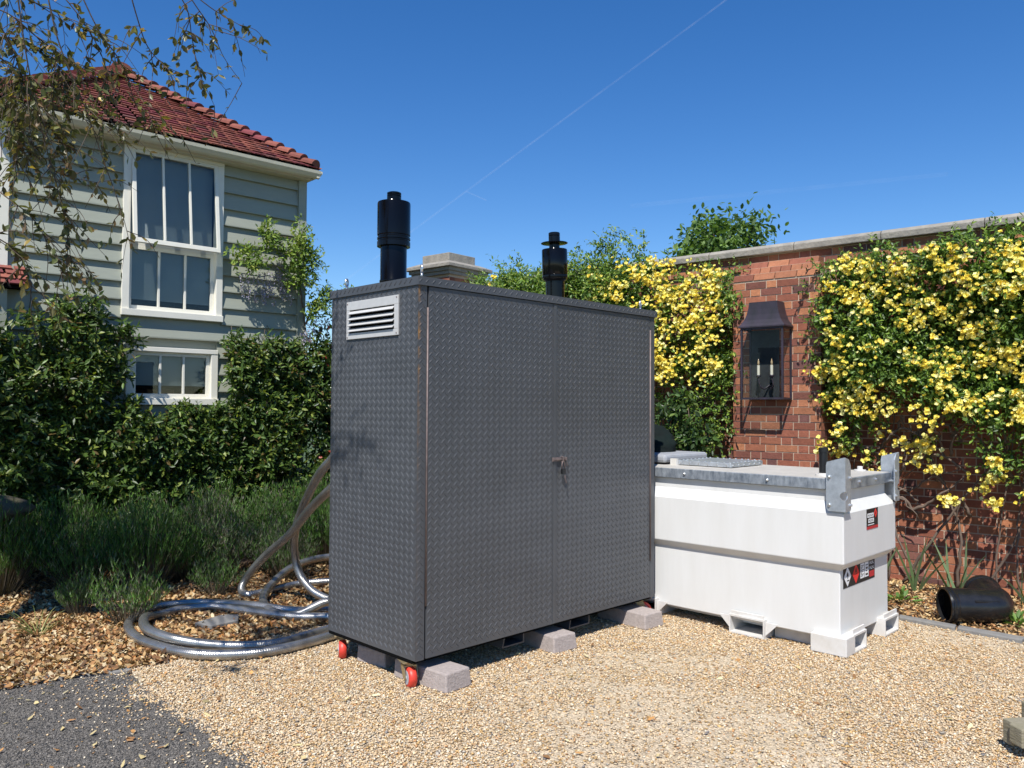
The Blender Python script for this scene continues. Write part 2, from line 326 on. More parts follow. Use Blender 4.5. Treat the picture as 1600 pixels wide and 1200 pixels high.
tag(gravel, 'loose honey coloured gravel spread over the drive', 'gravel', kind='stuff')
# stray pebbles on the asphalt
N = 9000; P = np.stack([rng.uniform(-3.2, -.6, N), rng.uniform(2.95, 4.7, N)], 1)
dist = np.min(np.stack([np.hypot(P[:, 0]-a, P[:, 1]-b) for a, b in [(-1.05, 3.42), (-1.25, 3.65), (-1.45, 3.85), (-1.65, 4.03), (-1.85, 4.2), (-2., 4.4), (-.8, 3.1), (-2.1, 4.5), (-2.15, 4.6)]]), 0)
P = P[(inpoly(P, ASPH) | (dist < .12)) & infrustum(P) & (rng.random(N) < np.exp(-dist/.17)*1.3+.014)]; n = len(P)
tag(pebbles('gravel', np.column_stack([P, np.full(n, .012)]), rng.uniform(.007, .015, n), palette(n, GCOL, GW)), 'stray pebbles kicked onto the dark asphalt', 'gravel', kind='stuff')
N = 60000; P = np.stack([rng.uniform(-3.2, -.6, N), rng.uniform(2.95, 4.7, N)], 1); P = P[inpoly(P, ASPH) & infrustum(P)]; n = len(P)
tag(pebbles('asphalt_grit', np.column_stack([P, .007+rng.uniform(0, .003, n)]), rng.uniform(.006, .012, n), palette(n, [(.12, .109, .096), (.165, .149, .13), (.06, .06, .06), (.22, .2, .17)], [8, 6, 5, 1.5])), 'coarse grey chippings bound in the asphalt surface', 'grit', kind='stuff')
# wood chips: left bed, right bed, a few on gravel
CHC = [(.36, .19, .08), (.45, .29, .13), (.5, .36, .19), (.22, .11, .05), (.12, .07, .04), (.56, .45, .28), (.4, .17, .05)]
CW = [20, 22, 16, 18, 16, 9, 3]
N = 110000; P = np.stack([rng.uniform(-6., -.6, N), rng.uniform(3.4, 7.6, N)], 1)
ed = (vnoise(P, 3, 8)-.5)*.4
lim = inpoly(P+ed[:, None], [(-6, 1.4), (-3.5, 3.5), (-2.6, 4.25), (-2.15, 4.62), (-1.85, 4.85), (-1.6, 5.2), (-1.2, 5.6), (-.5, 7.6), (-6, 8)])
P = P[lim & infrustum(P) & ~inpoly(P, ASPH) & (rng.random(N) < np.clip(1.15-(P[:, 1]-5)*.3, .25, 1))]; n = len(P)
tag(chips('wood_chip_mulch', np.column_stack([P, rng.uniform(.004, .022, n)]), rng.uniform(.02, .055, n), rng.uniform(.009, .024, n), palette(n, CHC, CW), .42), 'orange brown bark mulch and dead leaves before the lavender', 'mulch', kind='stuff')
N = 26000; P = np.stack([rng.uniform(2.4, 5.4, N), rng.uniform(4.6, 8., N)], 1)
lim = inpoly(P, [(2.8, 5.86), (3.35, 5.3), (5.2, 3.5), (6.5, 5), (2.8, 8.2), (2.3, 7.2)])
P = P[lim & infrustum(P)]; n = len(P)
tag(chips('wood_chip_mulch', np.column_stack([P, rng.uniform(.002, .02, n)]), rng.uniform(.015, .05, n), rng.uniform(.007, .018, n), palette(n, CHC, [20, 24, 18, 14, 12, 6, 2]), .45), 'brown bark mulch along the foot of the brick wall', 'mulch', kind='stuff')
N = 3000; P = np.stack([rng.uniform(-3.2, 4.3, N), rng.uniform(2.95, 6.4, N)], 1)
P = P[infrustum(P) & ((inpoly(P, ASPH) & (rng.random(N) < 1)) | (inpoly(P, GRAV) & (rng.random(N) < .18+.45*(P[:, 0] < -.8)))) & (rng.random(N) < .5)]; n = len(P)
tag(chips('dead_leaves', np.column_stack([P, rng.uniform(.012, .02, n)]), rng.uniform(.018, .05, n), rng.uniform(.008, .02, n), palette(n, [(.5, .4, .2), (.42, .22, .08), (.3, .16, .07), (.58, .5, .3)], [4, 3, 3, 2]), .25), 'dry leaves and twig scraps scattered over the drive', 'leaves', kind='stuff')

# ---------------------------------------------------------------- leaves
def leaves(name, P, D, Nn, L, W, cols, m, parent=None, fold=.18, droop=.12):
    P = np.asarray(P, float); n = len(P); D = D/np.linalg.norm(D, axis=1, keepdims=True)
    S = np.cross(D, Nn); S /= (np.linalg.norm(S, axis=1, keepdims=True)+1e-9); U = np.cross(S, D)
    L = np.asarray(L)[:, None]; W = np.asarray(W)[:, None]
    m_ = P+D*L*.5-U*W*fold; t = P+D*L-U*L*droop; e_ = P+D*L*.9-U*(L*droop*.75)
    v = np.stack([P, m_, t, P+D*L*.2-S*W*.36, P+D*L*.58-S*W*.48, e_-S*W*.16, P+D*L*.2+S*W*.36, P+D*L*.58+S*W*.48, e_+S*W*.16], 1).reshape(-1, 3)
    f = (np.arange(n)[:, None, None]*9+np.array([(0, 1, 4, 3), (1, 2, 5, 4), (0, 6, 7, 1), (1, 7, 8, 2)])[None]).reshape(-1, 4)
    return np_mesh(name, v, f, m, parent, np.repeat(cols, 4, 0))
def rdir(n): 
    d = rng.standard_normal((n, 3)); return d/np.linalg.norm(d, axis=1, keepdims=True)
def shoots(A, Dr, ln, k, Lr, spread=.8):
    """leaves set along short shoots: anchors A, shoot directions Dr"""
    n = len(A); Dr = Dr/np.linalg.norm(Dr, axis=1, keepdims=True); t = np.linspace(.12, 1, k)
    P = A[:, None]+Dr[:, None]*(ln[:, None]*t)[..., None]; P[..., 2] -= (ln[:, None]*t)**2*.8
    D = Dr[:, None]*.7+spread*rdir(n*k).reshape(n, k, 3); D[..., 2] -= .15
    Nn = np.array([0, 0, .55])+.6*rdir(n*k).reshape(n, k, 3)+Dr[:, None]*.75
    return P.reshape(-1, 3), D.reshape(-1, 3), Nn.reshape(-1, 3)
JCOL = [(.056, .1, .022), (.09, .15, .03), (.036, .066, .017), (.18, .22, .04), (.13, .09, .03)]

# ---------------------------------------------------------------- the metal cabinet
CY = .7801; CB = empty('heating_cabinet', (-.4978, 4.2688, 0), CY, 'tall dark grey tread plate cabinet with two doors and two black flues', 'cabinet')
CL, CWd, Z0, Z1 = 2.134, .838, .161, 2.146
def lozenges(mb, o, ux, uz, nr, w, h, p=.0452, q=.0392, off=(0, 0)):
    o, ux, uz, nr = (np.array(a, float) for a in (o, ux, uz, nr)); ln, wd, ht = .0165, .0034, .0025
    for s, (ox, oz) in ((1, (.3, .3)), (-1, (.8, .8))):
        d = (ux*.72*s+uz*.70); d /= np.linalg.norm(d); e = np.cross(nr, d)
        i = 0
        while (i+ox)*p < w:
            j = 0
            while (j+oz)*q < h:
                x, z = (i+ox)*p, (j+oz)*q
                if .012 < x < w-.012 and .012 < z < h-.012:
                    c = o+ux*x+uz*z
                    mb.add([c-d*ln, c-e*wd, c+d*ln, c+e*wd, c-d*ln*.75+nr*ht, c+d*ln*.75+nr*ht],
                           [(0, 4, 1), (1, 4, 5), (1, 5, 2), (0, 3, 4), (3, 5, 4), (3, 2, 5)])
                j += 1
            i += 1
def orient(o):
    import bmesh
    bm = bmesh.new(); bm.from_mesh(o.data); bmesh.ops.recalc_face_normals(bm, faces=bm.faces[:]); bm.to_mesh(o.data); bm.free()
def panel(name, x0, x1, z0, z1, yb, yf, parent, m, gap=None):
    mb = MB().box(x0, yf, z0, x1, yb, z1); lozenges(mb, (x0, yf, z0), (1, 0, 0), (0, 0, 1), (0, -1, 0), x1-x0, z1-z0)
    return mb.build(name, m, parent)
mb = MB().box(.002, .02, Z0+.004, CL-.002, CWd, Z1-.002); mb.build('inner_shell', M['darkgap'], CB)
mb = MB().box(-.003, .002, Z0, .004, CWd+.002, Z1); lozenges(mb, (-.003, CWd, Z0), (0, -1, 0), (0, 0, 1), (-1, 0, 0), CWd+.004, Z1-Z0); mb.build('side_panel', M['plate'], CB)
mb = MB().box(CL-.004, .002, Z0, CL+.003, CWd+.002, Z1); lozenges(mb, (CL+.003, 0, Z0), (0, 1, 0), (0, 0, 1), (1, 0, 0), CWd, Z1-Z0); mb.build('side_panel', M['plate'], CB)
mb = MB().box(.004, CWd-.002, Z0, CL-.004, CWd+.004, Z1); mb.build('back_panel', M['plate'], CB)
mb = MB().box(.0, 0, Z0-.002, .056, .03, Z1-.001); lozenges(mb, (0, 0, Z0), (1, 0, 0), (0, 0, 1), (0, -1, 0), .058, Z1-Z0); mb.build('corner_post', M['post'], CB)
mb = MB().box(CL-.05, 0, Z0-.002, CL, .03, Z1-.001); mb.build('corner_post', M['plate'], CB)
XS = 1.072
panel('door', .068, XS-.003, Z0+.002, Z1-.004, .02, -.003, CB, M['plate']); panel('door', XS+.003, CL-.056, Z0+.002, Z1-.004, .02, -.001, CB, M['plate'])
mb = MB().box(XS-.012, -.0065, Z0+.004, XS+.014, -.0031, Z1-.006); mb.build('door_seam_strip', M['plate'], CB)
mb = MB(); mb.tube([(.061, -.003, .44), (.061, -.003, 2.03)], .0052, 8); mb.build('hinge', M['hinge'], CB, True)
mb = MB(); mb.tube([(CL-.053, -.003, .42), (CL-.053, -.003, 2.05)], .006, 8); mb.build('hinge', M['hinge'], CB, True)
mb = MB().box(-.012, -.012, Z1, CL+.012, CWd+.014, 2.192); lozenges(mb, (-.012, -.012, Z1+.01), (1, 0, 0), (0, 0, 1), (0, -1, 0), CL+.024, .0355, q=.05); lozenges(mb, (-.012, CWd, Z1+.01), (0, -1, 0), (0, 0, 1), (-1, 0, 0), CWd, .0355, q=.05); mb.build('lid', M['plate'], CB)
mb = MB().box(.0, .03, Z0-.02, CL, CWd, Z0-.001); mb.build('base_frame', M['darkgap'], CB)
# vent on the left end: frame and louvres
vy0, vy1, vz0, vz1 = .165, .667, 1.888, 2.108
mb = MB(); xo = -.014
for a in ((vy0, vz0, vy1, vz0+.035), (vy0, vz1-.05, vy1, vz1), (vy0, vz0+.035, vy0+.035, vz1-.05), (vy1-.03, vz0+.035, vy1, vz1-.05)): mb.box(xo, a[0], a[1], -.003, a[2], a[3])
vent = mb.build('vent_grille', M['alu'], CB, bev=.002)
zz = np.linspace(vz0+.035, vz1-.05, 5); mb = MB()
for i in range(4):
    za, zb = zz[i], zz[i+1]
    mb.hexa([(-.026, vy0+.036, za+.006), (-.026, vy1-.031, za+.006), (-.0035, vy1-.031, zb-.006), (-.0035, vy0+.036, zb-.006)], [(-.028, vy0+.036, za+.009), (-.028, vy1-.031, za+.009), (-.0035, vy1-.031, zb-.003), (-.0035, vy0+.036, zb-.003)])
mb.build('louvres', M['alu'], vent)
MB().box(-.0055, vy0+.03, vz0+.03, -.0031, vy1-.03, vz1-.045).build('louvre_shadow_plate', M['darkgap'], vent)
for yy in (vy0+.012, vy1-.012):
    for zt in (vz0+.012, vz1-.012): MB().lathe((xo, yy, zt), [(.005, 0), (.003, .003)], 8, (-1, 0, 0)).build('screw', M['hinge'], vent)
# lifting eyes
def eyebolt(x, y, rz):
    e = empty('eye_bolt', (x, y, 2.192), rz); e.parent = CB
    n = 20; mb = MB(); mb.tube([(.016*math.sin(2*math.pi*i/n), 0, .05+.022*-math.cos(2*math.pi*i/n)) for i in range(n+1)], .0055, 8); mb.cyl((0, 0, 0), (0, 0, .03), .007, 8); mb.lathe((0, 0, 0), [(.013, 0), (.013, .004)], 12)
    me = mb.build('eye', M['zinc'], e, True); return e
eyebolt(.05, .765, R(30)); eyebolt(.05, .04, R(60)); eyebolt(2.06, .07, R(20)); eyebolt(2.06, .77, 0)
# flues
def flue(x, y, prof, extra=None, tilt=0, label=None):
    e = empty('flue_pipe', (x, y, 2.192), 0); e.parent = CB; e.rotation_euler = (0, tilt, 0)
    for nm, pf in prof: MB().lathe((0, 0, 0), pf, 40).build(nm, M['flue'], e, True, auto=35)
    return e
r = .078; q = .098
flue(.2, .5, [('lower_pipe', [(r+.004, 0), (r+.004, .03), (r+.001, .034), (r+.004, .042), (r+.004, .05), (r, .056), (r, .262)]),
              ('silencer_sleeve', [(r-.004, .252), (q, .252), (q, .28), (q-.004, .284), (q-.004, .29), (q, .294), (q, .305), (q-.004, .309), (q-.004, .315), (q, .32), (q, .508), (q-.003, .516), (.05, .528)]),
              ('outlet_spigot', [(.042, .52), (.042, .552), (.039, .554), (.042, .556), (.042, .562), (.039, .564), (.042, .567), (.042, .575), (.036, .578), (.036, .54)])])
r = .064; q = .087
flue(1.41, .3, [('lower_pipe', [(r, 0), (r, .195)]),
                ('silencer_sleeve', [(r-.002, .16), (q-.008, .172), (q-.004, .178), (q-.004, .185), (q, .19), (q, .2), (q-.003, .204), (q, .21), (q, .375), (q-.003, .38), (.04, .382)]),
                ('rain_collar', [(.036, .38), (.036, .418), (.089, .42), (.092, .423), (.089, .426), (.036, .427)]),
                ('outlet_spigot', [(.039, .42), (.039, .47), (.036, .472), (.039, .475), (.039, .492), (.034, .496), (.034, .46)])], tilt=-.035)
# forklift channels under the front
def channel(x0, x1):
    mb = MB(); t = .008; zt, zb = Z0-.021, .085
    mb.hexa([(x0-.015, .035, zb), (x0+t-.015, .035, zb), (x0+t-.015, CWd, zb), (x0-.015, CWd, zb)], [(x0, .035, zt), (x0+t, .035, zt), (x0+t, CWd, zt), (x0, CWd, zt)])
    mb.box(x0-.015+t, .035, zb, x1-t, CWd, zb+t); mb.box(x1-t, .035, zb, x1, CWd, zt); mb.build('fork_channel', M['rustpost'], CB)
channel(.68, .85); channel(1.27, 1.46)
# castors
def castor(x, y, rz):
    e = empty('castor', (x, y, 0), rz); e.parent = CB
    mb = MB().box(-.05, -.05, Z0-.026, .05, .05, Z0-.021); mb.cyl((0, 0, Z0-.045), (0, 0, Z0-.026), .032, 16); mb.build('mounting_plate', M['yzinc'], e, bev=.002)
    mb = MB(); mb.box(-.028, -.036, Z0-.05, .03, .036, Z0-.044)
    for s in (-1, 1):
        y0, y1 = (s*.033, s*.0365) if s > 0 else (s*.0365, s*.033)
        mb.prism([(-.03, y0, Z0-.046), (.03, y0, Z0-.046), (.052, y0, .058), (.035, y0, .04), (.012, y0, .055)], (0, y1-y0, 0))
    mb.build('fork', M['yzinc'], e)
    w = MB().lathe((.032, -.023, .056), [(.034, .0), (.046, .001), (.0545, .008), (.056, .023), (.0545, .038), (.046, .045), (.034, .046)], 28, (0, 1, 0)); w.build('wheel', M['red'], e, True, auto=50)
    w = MB().lathe((.032, -.0255, .056), [(.01, -.004), (.012, 0), (.036, .001), (.036, .05), (.012, .051), (.01, .055)], 24, (0, 1, 0)); w.build('hub', M['rim'], e, False)
castor(.04, .11, R(-108)); castor(.06, .78, R(-122)); castor(2.09, .1, R(-45)); castor(2.05, .76, R(40))
# hasp
mb = MB().box(1.045, -.014, 1.163, 1.085, -.0066, 1.187); mb.box(1.088, -.01, 1.163, 1.17, -.0032, 1.187); mb.box(1.05, -.018, 1.17, 1.16, -.0105, 1.181)
mb.tube([(1.125, -.012, 1.158), (1.125, -.03, 1.16), (1.125, -.03, 1.19), (1.125, -.012, 1.192)], .004, 6); mb.cyl((1.165, -.018, 1.167), (1.165, -.018, 1.186), .007, 10)
mb.tube([(1.166, -.014, 1.168), (1.174, -.018, 1.145), (1.176, -.018, 1.13)], .003, 6)
mb.build('slide_bolt', M['hinge'], CB, bev=.001)
aX = np.array([math.cos(CY), math.sin(CY), 0]); bX = np.array([-math.sin(CY), math.cos(CY), 0]); c0 = np.array([-.4978, 4.2688, 0])
def cw(x, y, z): return c0+aX*x+bX*y+np.array([0, 0, z])
PL = empty('padlock', tuple(cw(1.128, -.028, 1.075)), CY, 'small dark padlock with keys hanging from the slide bolt on the grey cabinet doors', 'padlock')
MB().box(-.016, -.009, .008, .016, .009, .042).build('lock_body', M['black'], PL, bev=.003)
MB().tube([(-.013, 0, .04), (-.013, 0, .07), (-.008, 0, .083), (0, 0, .087), (.008, 0, .083), (.013, 0, .07), (.013, 0, .04)], .0038, 8).build('shackle', M['hinge'], PL, True)
mb = MB(); mb.prism([(-.006, -.013, 0), (.006, -.013, 0), (.01, -.013, -.02), (.02, -.013, -.045), (.012, -.013, -.05), (.0, -.013, -.022)], (0, .002, 0)); mb.build('key', M['hinge'], PL)

# ---------------------------------------------------------------- paving blocks
def paving_block(x, y, rz, w, l, h, label):
    o = bpy.data.objects; mb = MB(); t = .012
    mb.hexa([(-w/2, 0, 0), (w/2, 0, 0), (w/2, l, 0), (-w/2, l, 0)], [(-w/2+t*.6, t, h), (w/2-t*.6, t, h), (w/2-t*.6, l, h), (-w/2+t*.6, l, h)])
    b = mb.build('paving_block', M['block'], bev=.008); p = cw(x, y, .004); b.location = tuple(p); b.rotation_euler = (0, 0, CY+rz)
    return tag(b, label, 'paving block', 'concrete blocks under the cabinet')
paving_block(.185, -.14, R(4), .19, .42, .1, 'concrete paving block under the near corner of the grey cabinet, beside the red castor')
paving_block(1.095, -.085, R(-4), .2, .42, .1, 'middle concrete paving block under the cabinet doors, between the two fork channels')
paving_block(1.93, -.15, R(-3), .2, .44, .1, 'concrete paving block under the cabinet corner nearest the white fuel tank')
paving_block(.2, .42, R(8), .2, .24, .095, 'shaded concrete block under the vented end of the cabinet, between two castors')

# ---------------------------------------------------------------- fuel tank
TY = .7983; FT = empty('fuel_tank', (2.0017, 4.8769, .011), TY, 'white steel fuel tank with galvanised rim and lifting brackets beside the grey cabinet', 'fuel tank')
TW, TL = .872, 2.11
def ringbox(mb, levels, y_inset=True):     # stacked rectangles (inset, z)
    v = []; f = []
    for i, z in levels: v += [(i, i, z), (TW-i, i, z), (TW-i, TL-i, z), (i, TL-i, z)]
    for k in range(len(levels)-1):
        for j in range(4): f.append((k*4+j, k*4+(j+1) % 4, k*4+4+(j+1) % 4, k*4+4+j))
    f += [(3, 2, 1, 0), tuple(range((len(levels)-1)*4, len(levels)*4))]; mb.add(v, f); return mb
ringbox(MB(), [(.04, .085), (.04, .505), (.0, .548), (.0, .852), (.04, .905), (.05, .92), (.05, .99)]).build('tank_body', M['white'], FT, bev=.006)
mb = MB()
for (x, y) in ((.0, .0), (0, 1)): pass
mb.box(.02, .02, .992, TW-.02, TL-.02, 1.058); mb.build('top_rim', M['galvrim'], FT, bev=.003)
MB().box(.03, .03, 1.058, TW-.03, TL-.03, 1.0615).build('top_plate', M['topplate'], FT)
def bolts(pts, parent, r=.011, m='zinc'):
    for p, ax in pts: MB().lathe(p, [(r, 0), (r, .003), (r*.62, .0035), (r*.62, .011), (r*.5, .012)], 10, ax).build('bolt', M[m], parent)
bolts([((.02, y, 1.025), (-1, 0, 0)) for y in (.5, 1.12, 1.7)]+[((x, .02, 1.03), (0, -1, 0)) for x in (.3, .57)], FT)
# hatches
mb = MB().box(.3, .915, 1.066, .775, 1.36, 1.098); h1 = mb.build('hatch_cover', M['galv'], FT, bev=.004)
mb = MB()
for k in range(9):
    t = .02+.93*k/8
    for p in ((.3+.475*t, .93), (.3+.475*t, 1.345)): mb.lathe((p[0], p[1], 1.098), [(.008, 0), (.008, .005)], 8)
    if 0 < k < 8:
        for x in (.312, .763): mb.lathe((x, .915+.445*t, 1.098), [(.008, 0), (.008, .005)], 8)
for k in range(6): mb.lathe((.3, .95+.075*k, 1.08), [(.006, 0), (.006, .004)], 8, (-1, 0, 0)); mb.lathe((.33+.08*k, .915, 1.08), [(.006, 0), (.006, .004)], 8, (0, -1, 0))
mb.build('rivets', M['zinc'], h1)
mb = MB().box(.27, 1.345, 1.0617, .295, 1.4, 1.11); mb.build('hatch_hinge', M['whitefoot'], FT)
mb = MB().box(.25, 1.43, 1.075, .86, 1.93, 1.135); mb.build('filler_cabinet_lid', M['foam'], FT, bev=.02)
# vent pipe, plug
mb = MB().lathe((.16, .19, 1.0618), [(.05, 0), (.05, .012), (.033, .014), (.033, .02)], 20); vb = mb.build('vent_base', M['whitefoot'], FT)
mb = MB().lathe((.16, .19, 1.075), [(.027, 0), (.027, .135), (.03, .137), (.03, .165), (.026, .168)], 20); mb.build('vent_pipe', M['black'], FT, True, auto=40)
MB().lathe((.78, .2, 1.0618), [(.04, 0), (.04, .008), (.018, .01), (.018, .03), (.012, .032)], 14).build('filler_plug', M['whitefoot'], FT)
# lifting brackets
def bracket(x, sx, nm):
    # corner of plate folded round the vertical edge at (x, 0)
    t = .008; z0, z1 = .868, 1.195; o = -.012
    e = empty('lifting_bracket', (x, 0, 0), 0); e.parent = FT
    mb = MB()
    ang = np.linspace(math.pi*.5, math.pi*1.5, 9); hy, hz, hr = .0, .962, .026
    # long-side plate with a notch at the fold
    poly = [(.105, z1-.03), (.11, z1-.055), (.11, z0+.02), (.1, z0), (0, z0), (0, hz-hr)]+[(hr*math.sin(a_), hz-hr*math.cos(a_)) for a_ in np.linspace(0.05, math.pi-.05, 8)]+[(0, hz+hr), (0, z1)]
    mb.prism([(o*sx, y+o, z) for y, z in poly], (-t*sx, 0, 0))
    pl = mb.build('side_plate', M['galv'], e); orient(pl)
    mb = MB(); w = .062
    poly = [(o*1.6, z1), (w*.55, z1-.012), (w, z1-.05), (w, z0+.012), (w-.012, z0), (o*1.6, z0), (o*1.6, hz-hr), (.012, hz-hr*.6), (.016, hz), (.012, hz+hr*.6), (o*1.6, hz+hr)]
    mb.prism([(x_*sx, o-t, z) for x_, z in poly], (0, t, 0)); pl = mb.build('end_plate', M['galv'], e); orient(pl)
    bolts([((o*sx-t*sx, .078, 1.075), (-sx, 0, 0)), ((o*sx-t*sx, .078, .905), (-sx, 0, 0)), ((.048*sx, o-t, 1.07), (0, -1, 0)), ((.048*sx, o-t, .905), (0, -1, 0))], e, .012, 'zinc')
    MB().box(min(o*sx, .05*sx), -.011, 1.0, max(o*sx, .05*sx), .1, 1.01).build('spacer', M['galv'], e)
    return e
bracket(0, 1, 'a')
e = bracket(TW, -1, 'b')
for (x, y) in ((0, TL), (TW, TL)): MB().box(x-.012, y-.1, .868, x+.012, y+.02, 1.19).build('lifting_bracket', M['galv'], FT)
# feet and fork pockets
mb = MB(); t = .009
mb.box(-.012, -.018, 0, .115, .205, .112); mb.build('corner_foot', M['whitefoot'], FT, bev=.005)
MB().box(-.012, TL-.2, 0, .115, TL+.02, .112).build('corner_foot', M['whitefoot'], FT, bev=.005)
def pocket_y(y0, y1, x0, x1):     # opening to -x, along long side
    mb = MB(); mb.box(x0, y0, 0, x1, y1, t); mb.box(x0, y0, .11, x1, y1, .122); mb.box(x0, y0, t, x1, y0+t, .11); mb.box(x0, y1-t, t, x1, y1, .11)
    for ys, d in ((y0, -1), (y1, 1)): mb.prism([(x0+.02, ys, .105), (x0+.02, ys, .02), (x0+.02, ys+d*.085, .105)], (.008, 0, 0))
    mb.box(x0+.01, y0+.01, .122, x0+.02, y1-.01, .145)
    mb.build('fork_pocket', M['whitefoot'], FT)
pocket_y(.515, .765, .0, TW); pocket_y(1.345, 1.595, .0, TW)
def pocket_x(x0, x1, y0, y1):
    mb = MB(); mb.box(x0, y0, 0, x1, y1, t); mb.box(x0, y0, .1, x1, y1, .112); mb.box(x0, y0, t, x0+t, y1, .1); mb.box(x1-t, y0, t, x1, y1, .1)
    mb.box(x0+.005, y0+.01, .112, x1-.005, y0+.02, .14)
    mb.build('fork_pocket', M['whitefoot'], FT)
pocket_x(.117, .31, -.015, .5); pocket_x(.63, TW, -.015, .5)
MB().box(.16, .16, .04, TW-.16, TL-.16, .084).build('skid_frame', M['white'], FT)
# stickers on the end face
def sticker(x0, z0, x1, z1, y, pieces):
    e = MB().box(x0, y-.0015, z0, x1, y, z1).build('warning_label', M['stk_black'], FT)
    for nm, m, polys, d in pieces:
        mb = MB()
        for p in polys: mb.prism([(x0+(x1-x0)*a, y-.0016-d, z0+(z1-z0)*b) for a, b in p], (0, d, 0))
        mb.build(nm, M[m], e)
def rect(a, b, c, d): return [(a, b), (c, b), (c, d), (a, d)]
def letters(x0, z0, x1, z1, n):
    out = []; w = (x1-x0)/n
    for i in range(n): out += [rect(x0+i*w, z0, x0+i*w+w*.28, z1), rect(x0+i*w+w*.28, z0+(z1-z0)*(.0 if i % 2 else .42), x0+i*w+w*.75, z0+(z1-z0)*(.2 if i % 2 else .62))]
    return out
sticker(.358, .722, .549, .851, -.0003, [('red_band', 'stk_drk', [rect(0, 0, 1, .14)], .0006), ('text_panel', 'stk_white', [rect(.06, .58, .6, .78), rect(.14, .32, .62, .52)], .0006),
        ('lettering', 'stk_black', letters(.1, .63, .56, .74, 5)+letters(.18, .36, .6, .49, 4), .001), ('small_lettering', 'stk_white', [rect(.1, .2, .64, .24)], .0007), ('flame_diamond', 'stk_red', [[(.78, .5), (.92, .74), (.78, .97), (.64, .74)]], .0007), ('flame_mark', 'stk_black', [[(.76, .68), (.8, .68), (.82, .74), (.78, .84), (.74, .74)]], .0011)])
sticker(.085, .386, .595, .519, .0397, [('white_diamond', 'stk_white', [[(.125, .04), (.235, .5), (.125, .96), (.015, .5)]], .0006), ('hazard_mark', 'stk_black', [[(.1, .5), (.15, .5), (.15, .62), (.12, .72), (.1, .6)], rect(.11, .28, .17, .34), rect(.12, .4, .135, .48)], .001),
        ('red_diamond', 'stk_red', [[(.385, .04), (.495, .5), (.385, .96), (.275, .5)]], .0006), ('flame_mark', 'stk_black', [[(.37, .55), (.4, .55), (.41, .65), (.385, .8), (.36, .65)], rect(.35, .47, .42, .5)], .001),
        ('text_panel', 'stk_white', [rect(.525, .18, .65, .88), rect(.665, .18, .79, .88)], .0006), ('lettering', 'stk_black', [rect(.535, .76-.07*i, .64-.03*(i % 3), .79-.07*i) for i in range(8)]+[rect(.7, .55, .76, .64), rect(.69, .72, .77, .76), rect(.69, .25, .765, .34), rect(.7, .44, .75, .48)], .001),
        ('corner_panel', 'stk_drk', [rect(.82, .1, .98, .38)], .0006), ('corner_lettering', 'stk_white', letters(.83, .7, .97, .86, 4)+letters(.83, .46, .98, .62, 4), .0006)])
# dark bag on the far end of the tank
tX = np.array([math.cos(TY), math.sin(TY), 0]); tYv = np.array([-math.sin(TY), math.cos(TY), 0]); t0 = np.array([2.0017, 4.8769, 0])
def tw(x, y, z): return t0+tX*x+tYv*y+np.array([0, 0, z])
v = []; f = []; nu, nv = 72, 36
for j in range(nv+1):
    for i in range(nu):
        a = 2*math.pi*i/nu; b = math.pi*j/nv
        q3 = Vector((math.cos(a)*math.sin(b), math.sin(a)*math.sin(b), math.cos(b)))
        rr = .9+.3*mnoise.noise(q3*1.7+Vector((5, 2, 1)))-.22*abs(mnoise.noise(q3*3.4))+.03*mnoise.noise(q3*9)
        v.append((.26*rr*math.cos(a)*math.sin(b), .24*rr*math.sin(a)*math.sin(b), max(-.02, .19*rr*math.cos(b)*(1+.2*math.sin(2.3*a)))))
for j in range(nv):
    for i in range(nu): f.append((j*nu+i, j*nu+(i+1) % nu, (j+1)*nu+(i+1) % nu, (j+1)*nu+i))
mb = MB(); mb.add(v, f); bg_ = mb.build('cloth_bag', M['cloth'], None, True); bg_.location = tuple(tw(.62, 1.86, 1.155)); tag(bg_, 'crumpled dark cloth bundle lying on top of the white tank beside the evergreen', 'cloth')

# ---------------------------------------------------------------- hoses
def hose(path, r, label, end=None):
    pts = spline(path, 14); n = 14; o = empty('heating_hose', tuple(path[0]), 0, label, 'hose', 'braided steel hoses behind the cabinet')
    mb = MB(); base = np.array(path[0]); mb.tube([p-base for p in pts], r, n); ob = mb.build('braided_sleeve', M['hose'], o, True)
    me = ob.data; uv = me.uv_layers.new(name='UVMap'); s = np.concatenate([[0], np.cumsum([np.linalg.norm(pts[i+1]-pts[i]) for i in range(len(pts)-1)])])
    for p in me.polygons:
        if len(p.vertices) != 4: continue
        k, i = divmod(p.index, n)
        for li, (du, dv) in zip(p.loop_indices, ((0, 0), (1, 0), (1, 1), (0, 1))): uv.data[li].uv = ((i+du)/n, s[min(k+dv, len(s)-1)])
    d = Vector(pts[0]-pts[1]).normalized(); MB().cyl(Vector((0, 0, 0))-d*.05, d*.05, r+.012, 14).build('hose_coupling', M['zinc'], o, True, auto=40)
    return o
HR = .0305
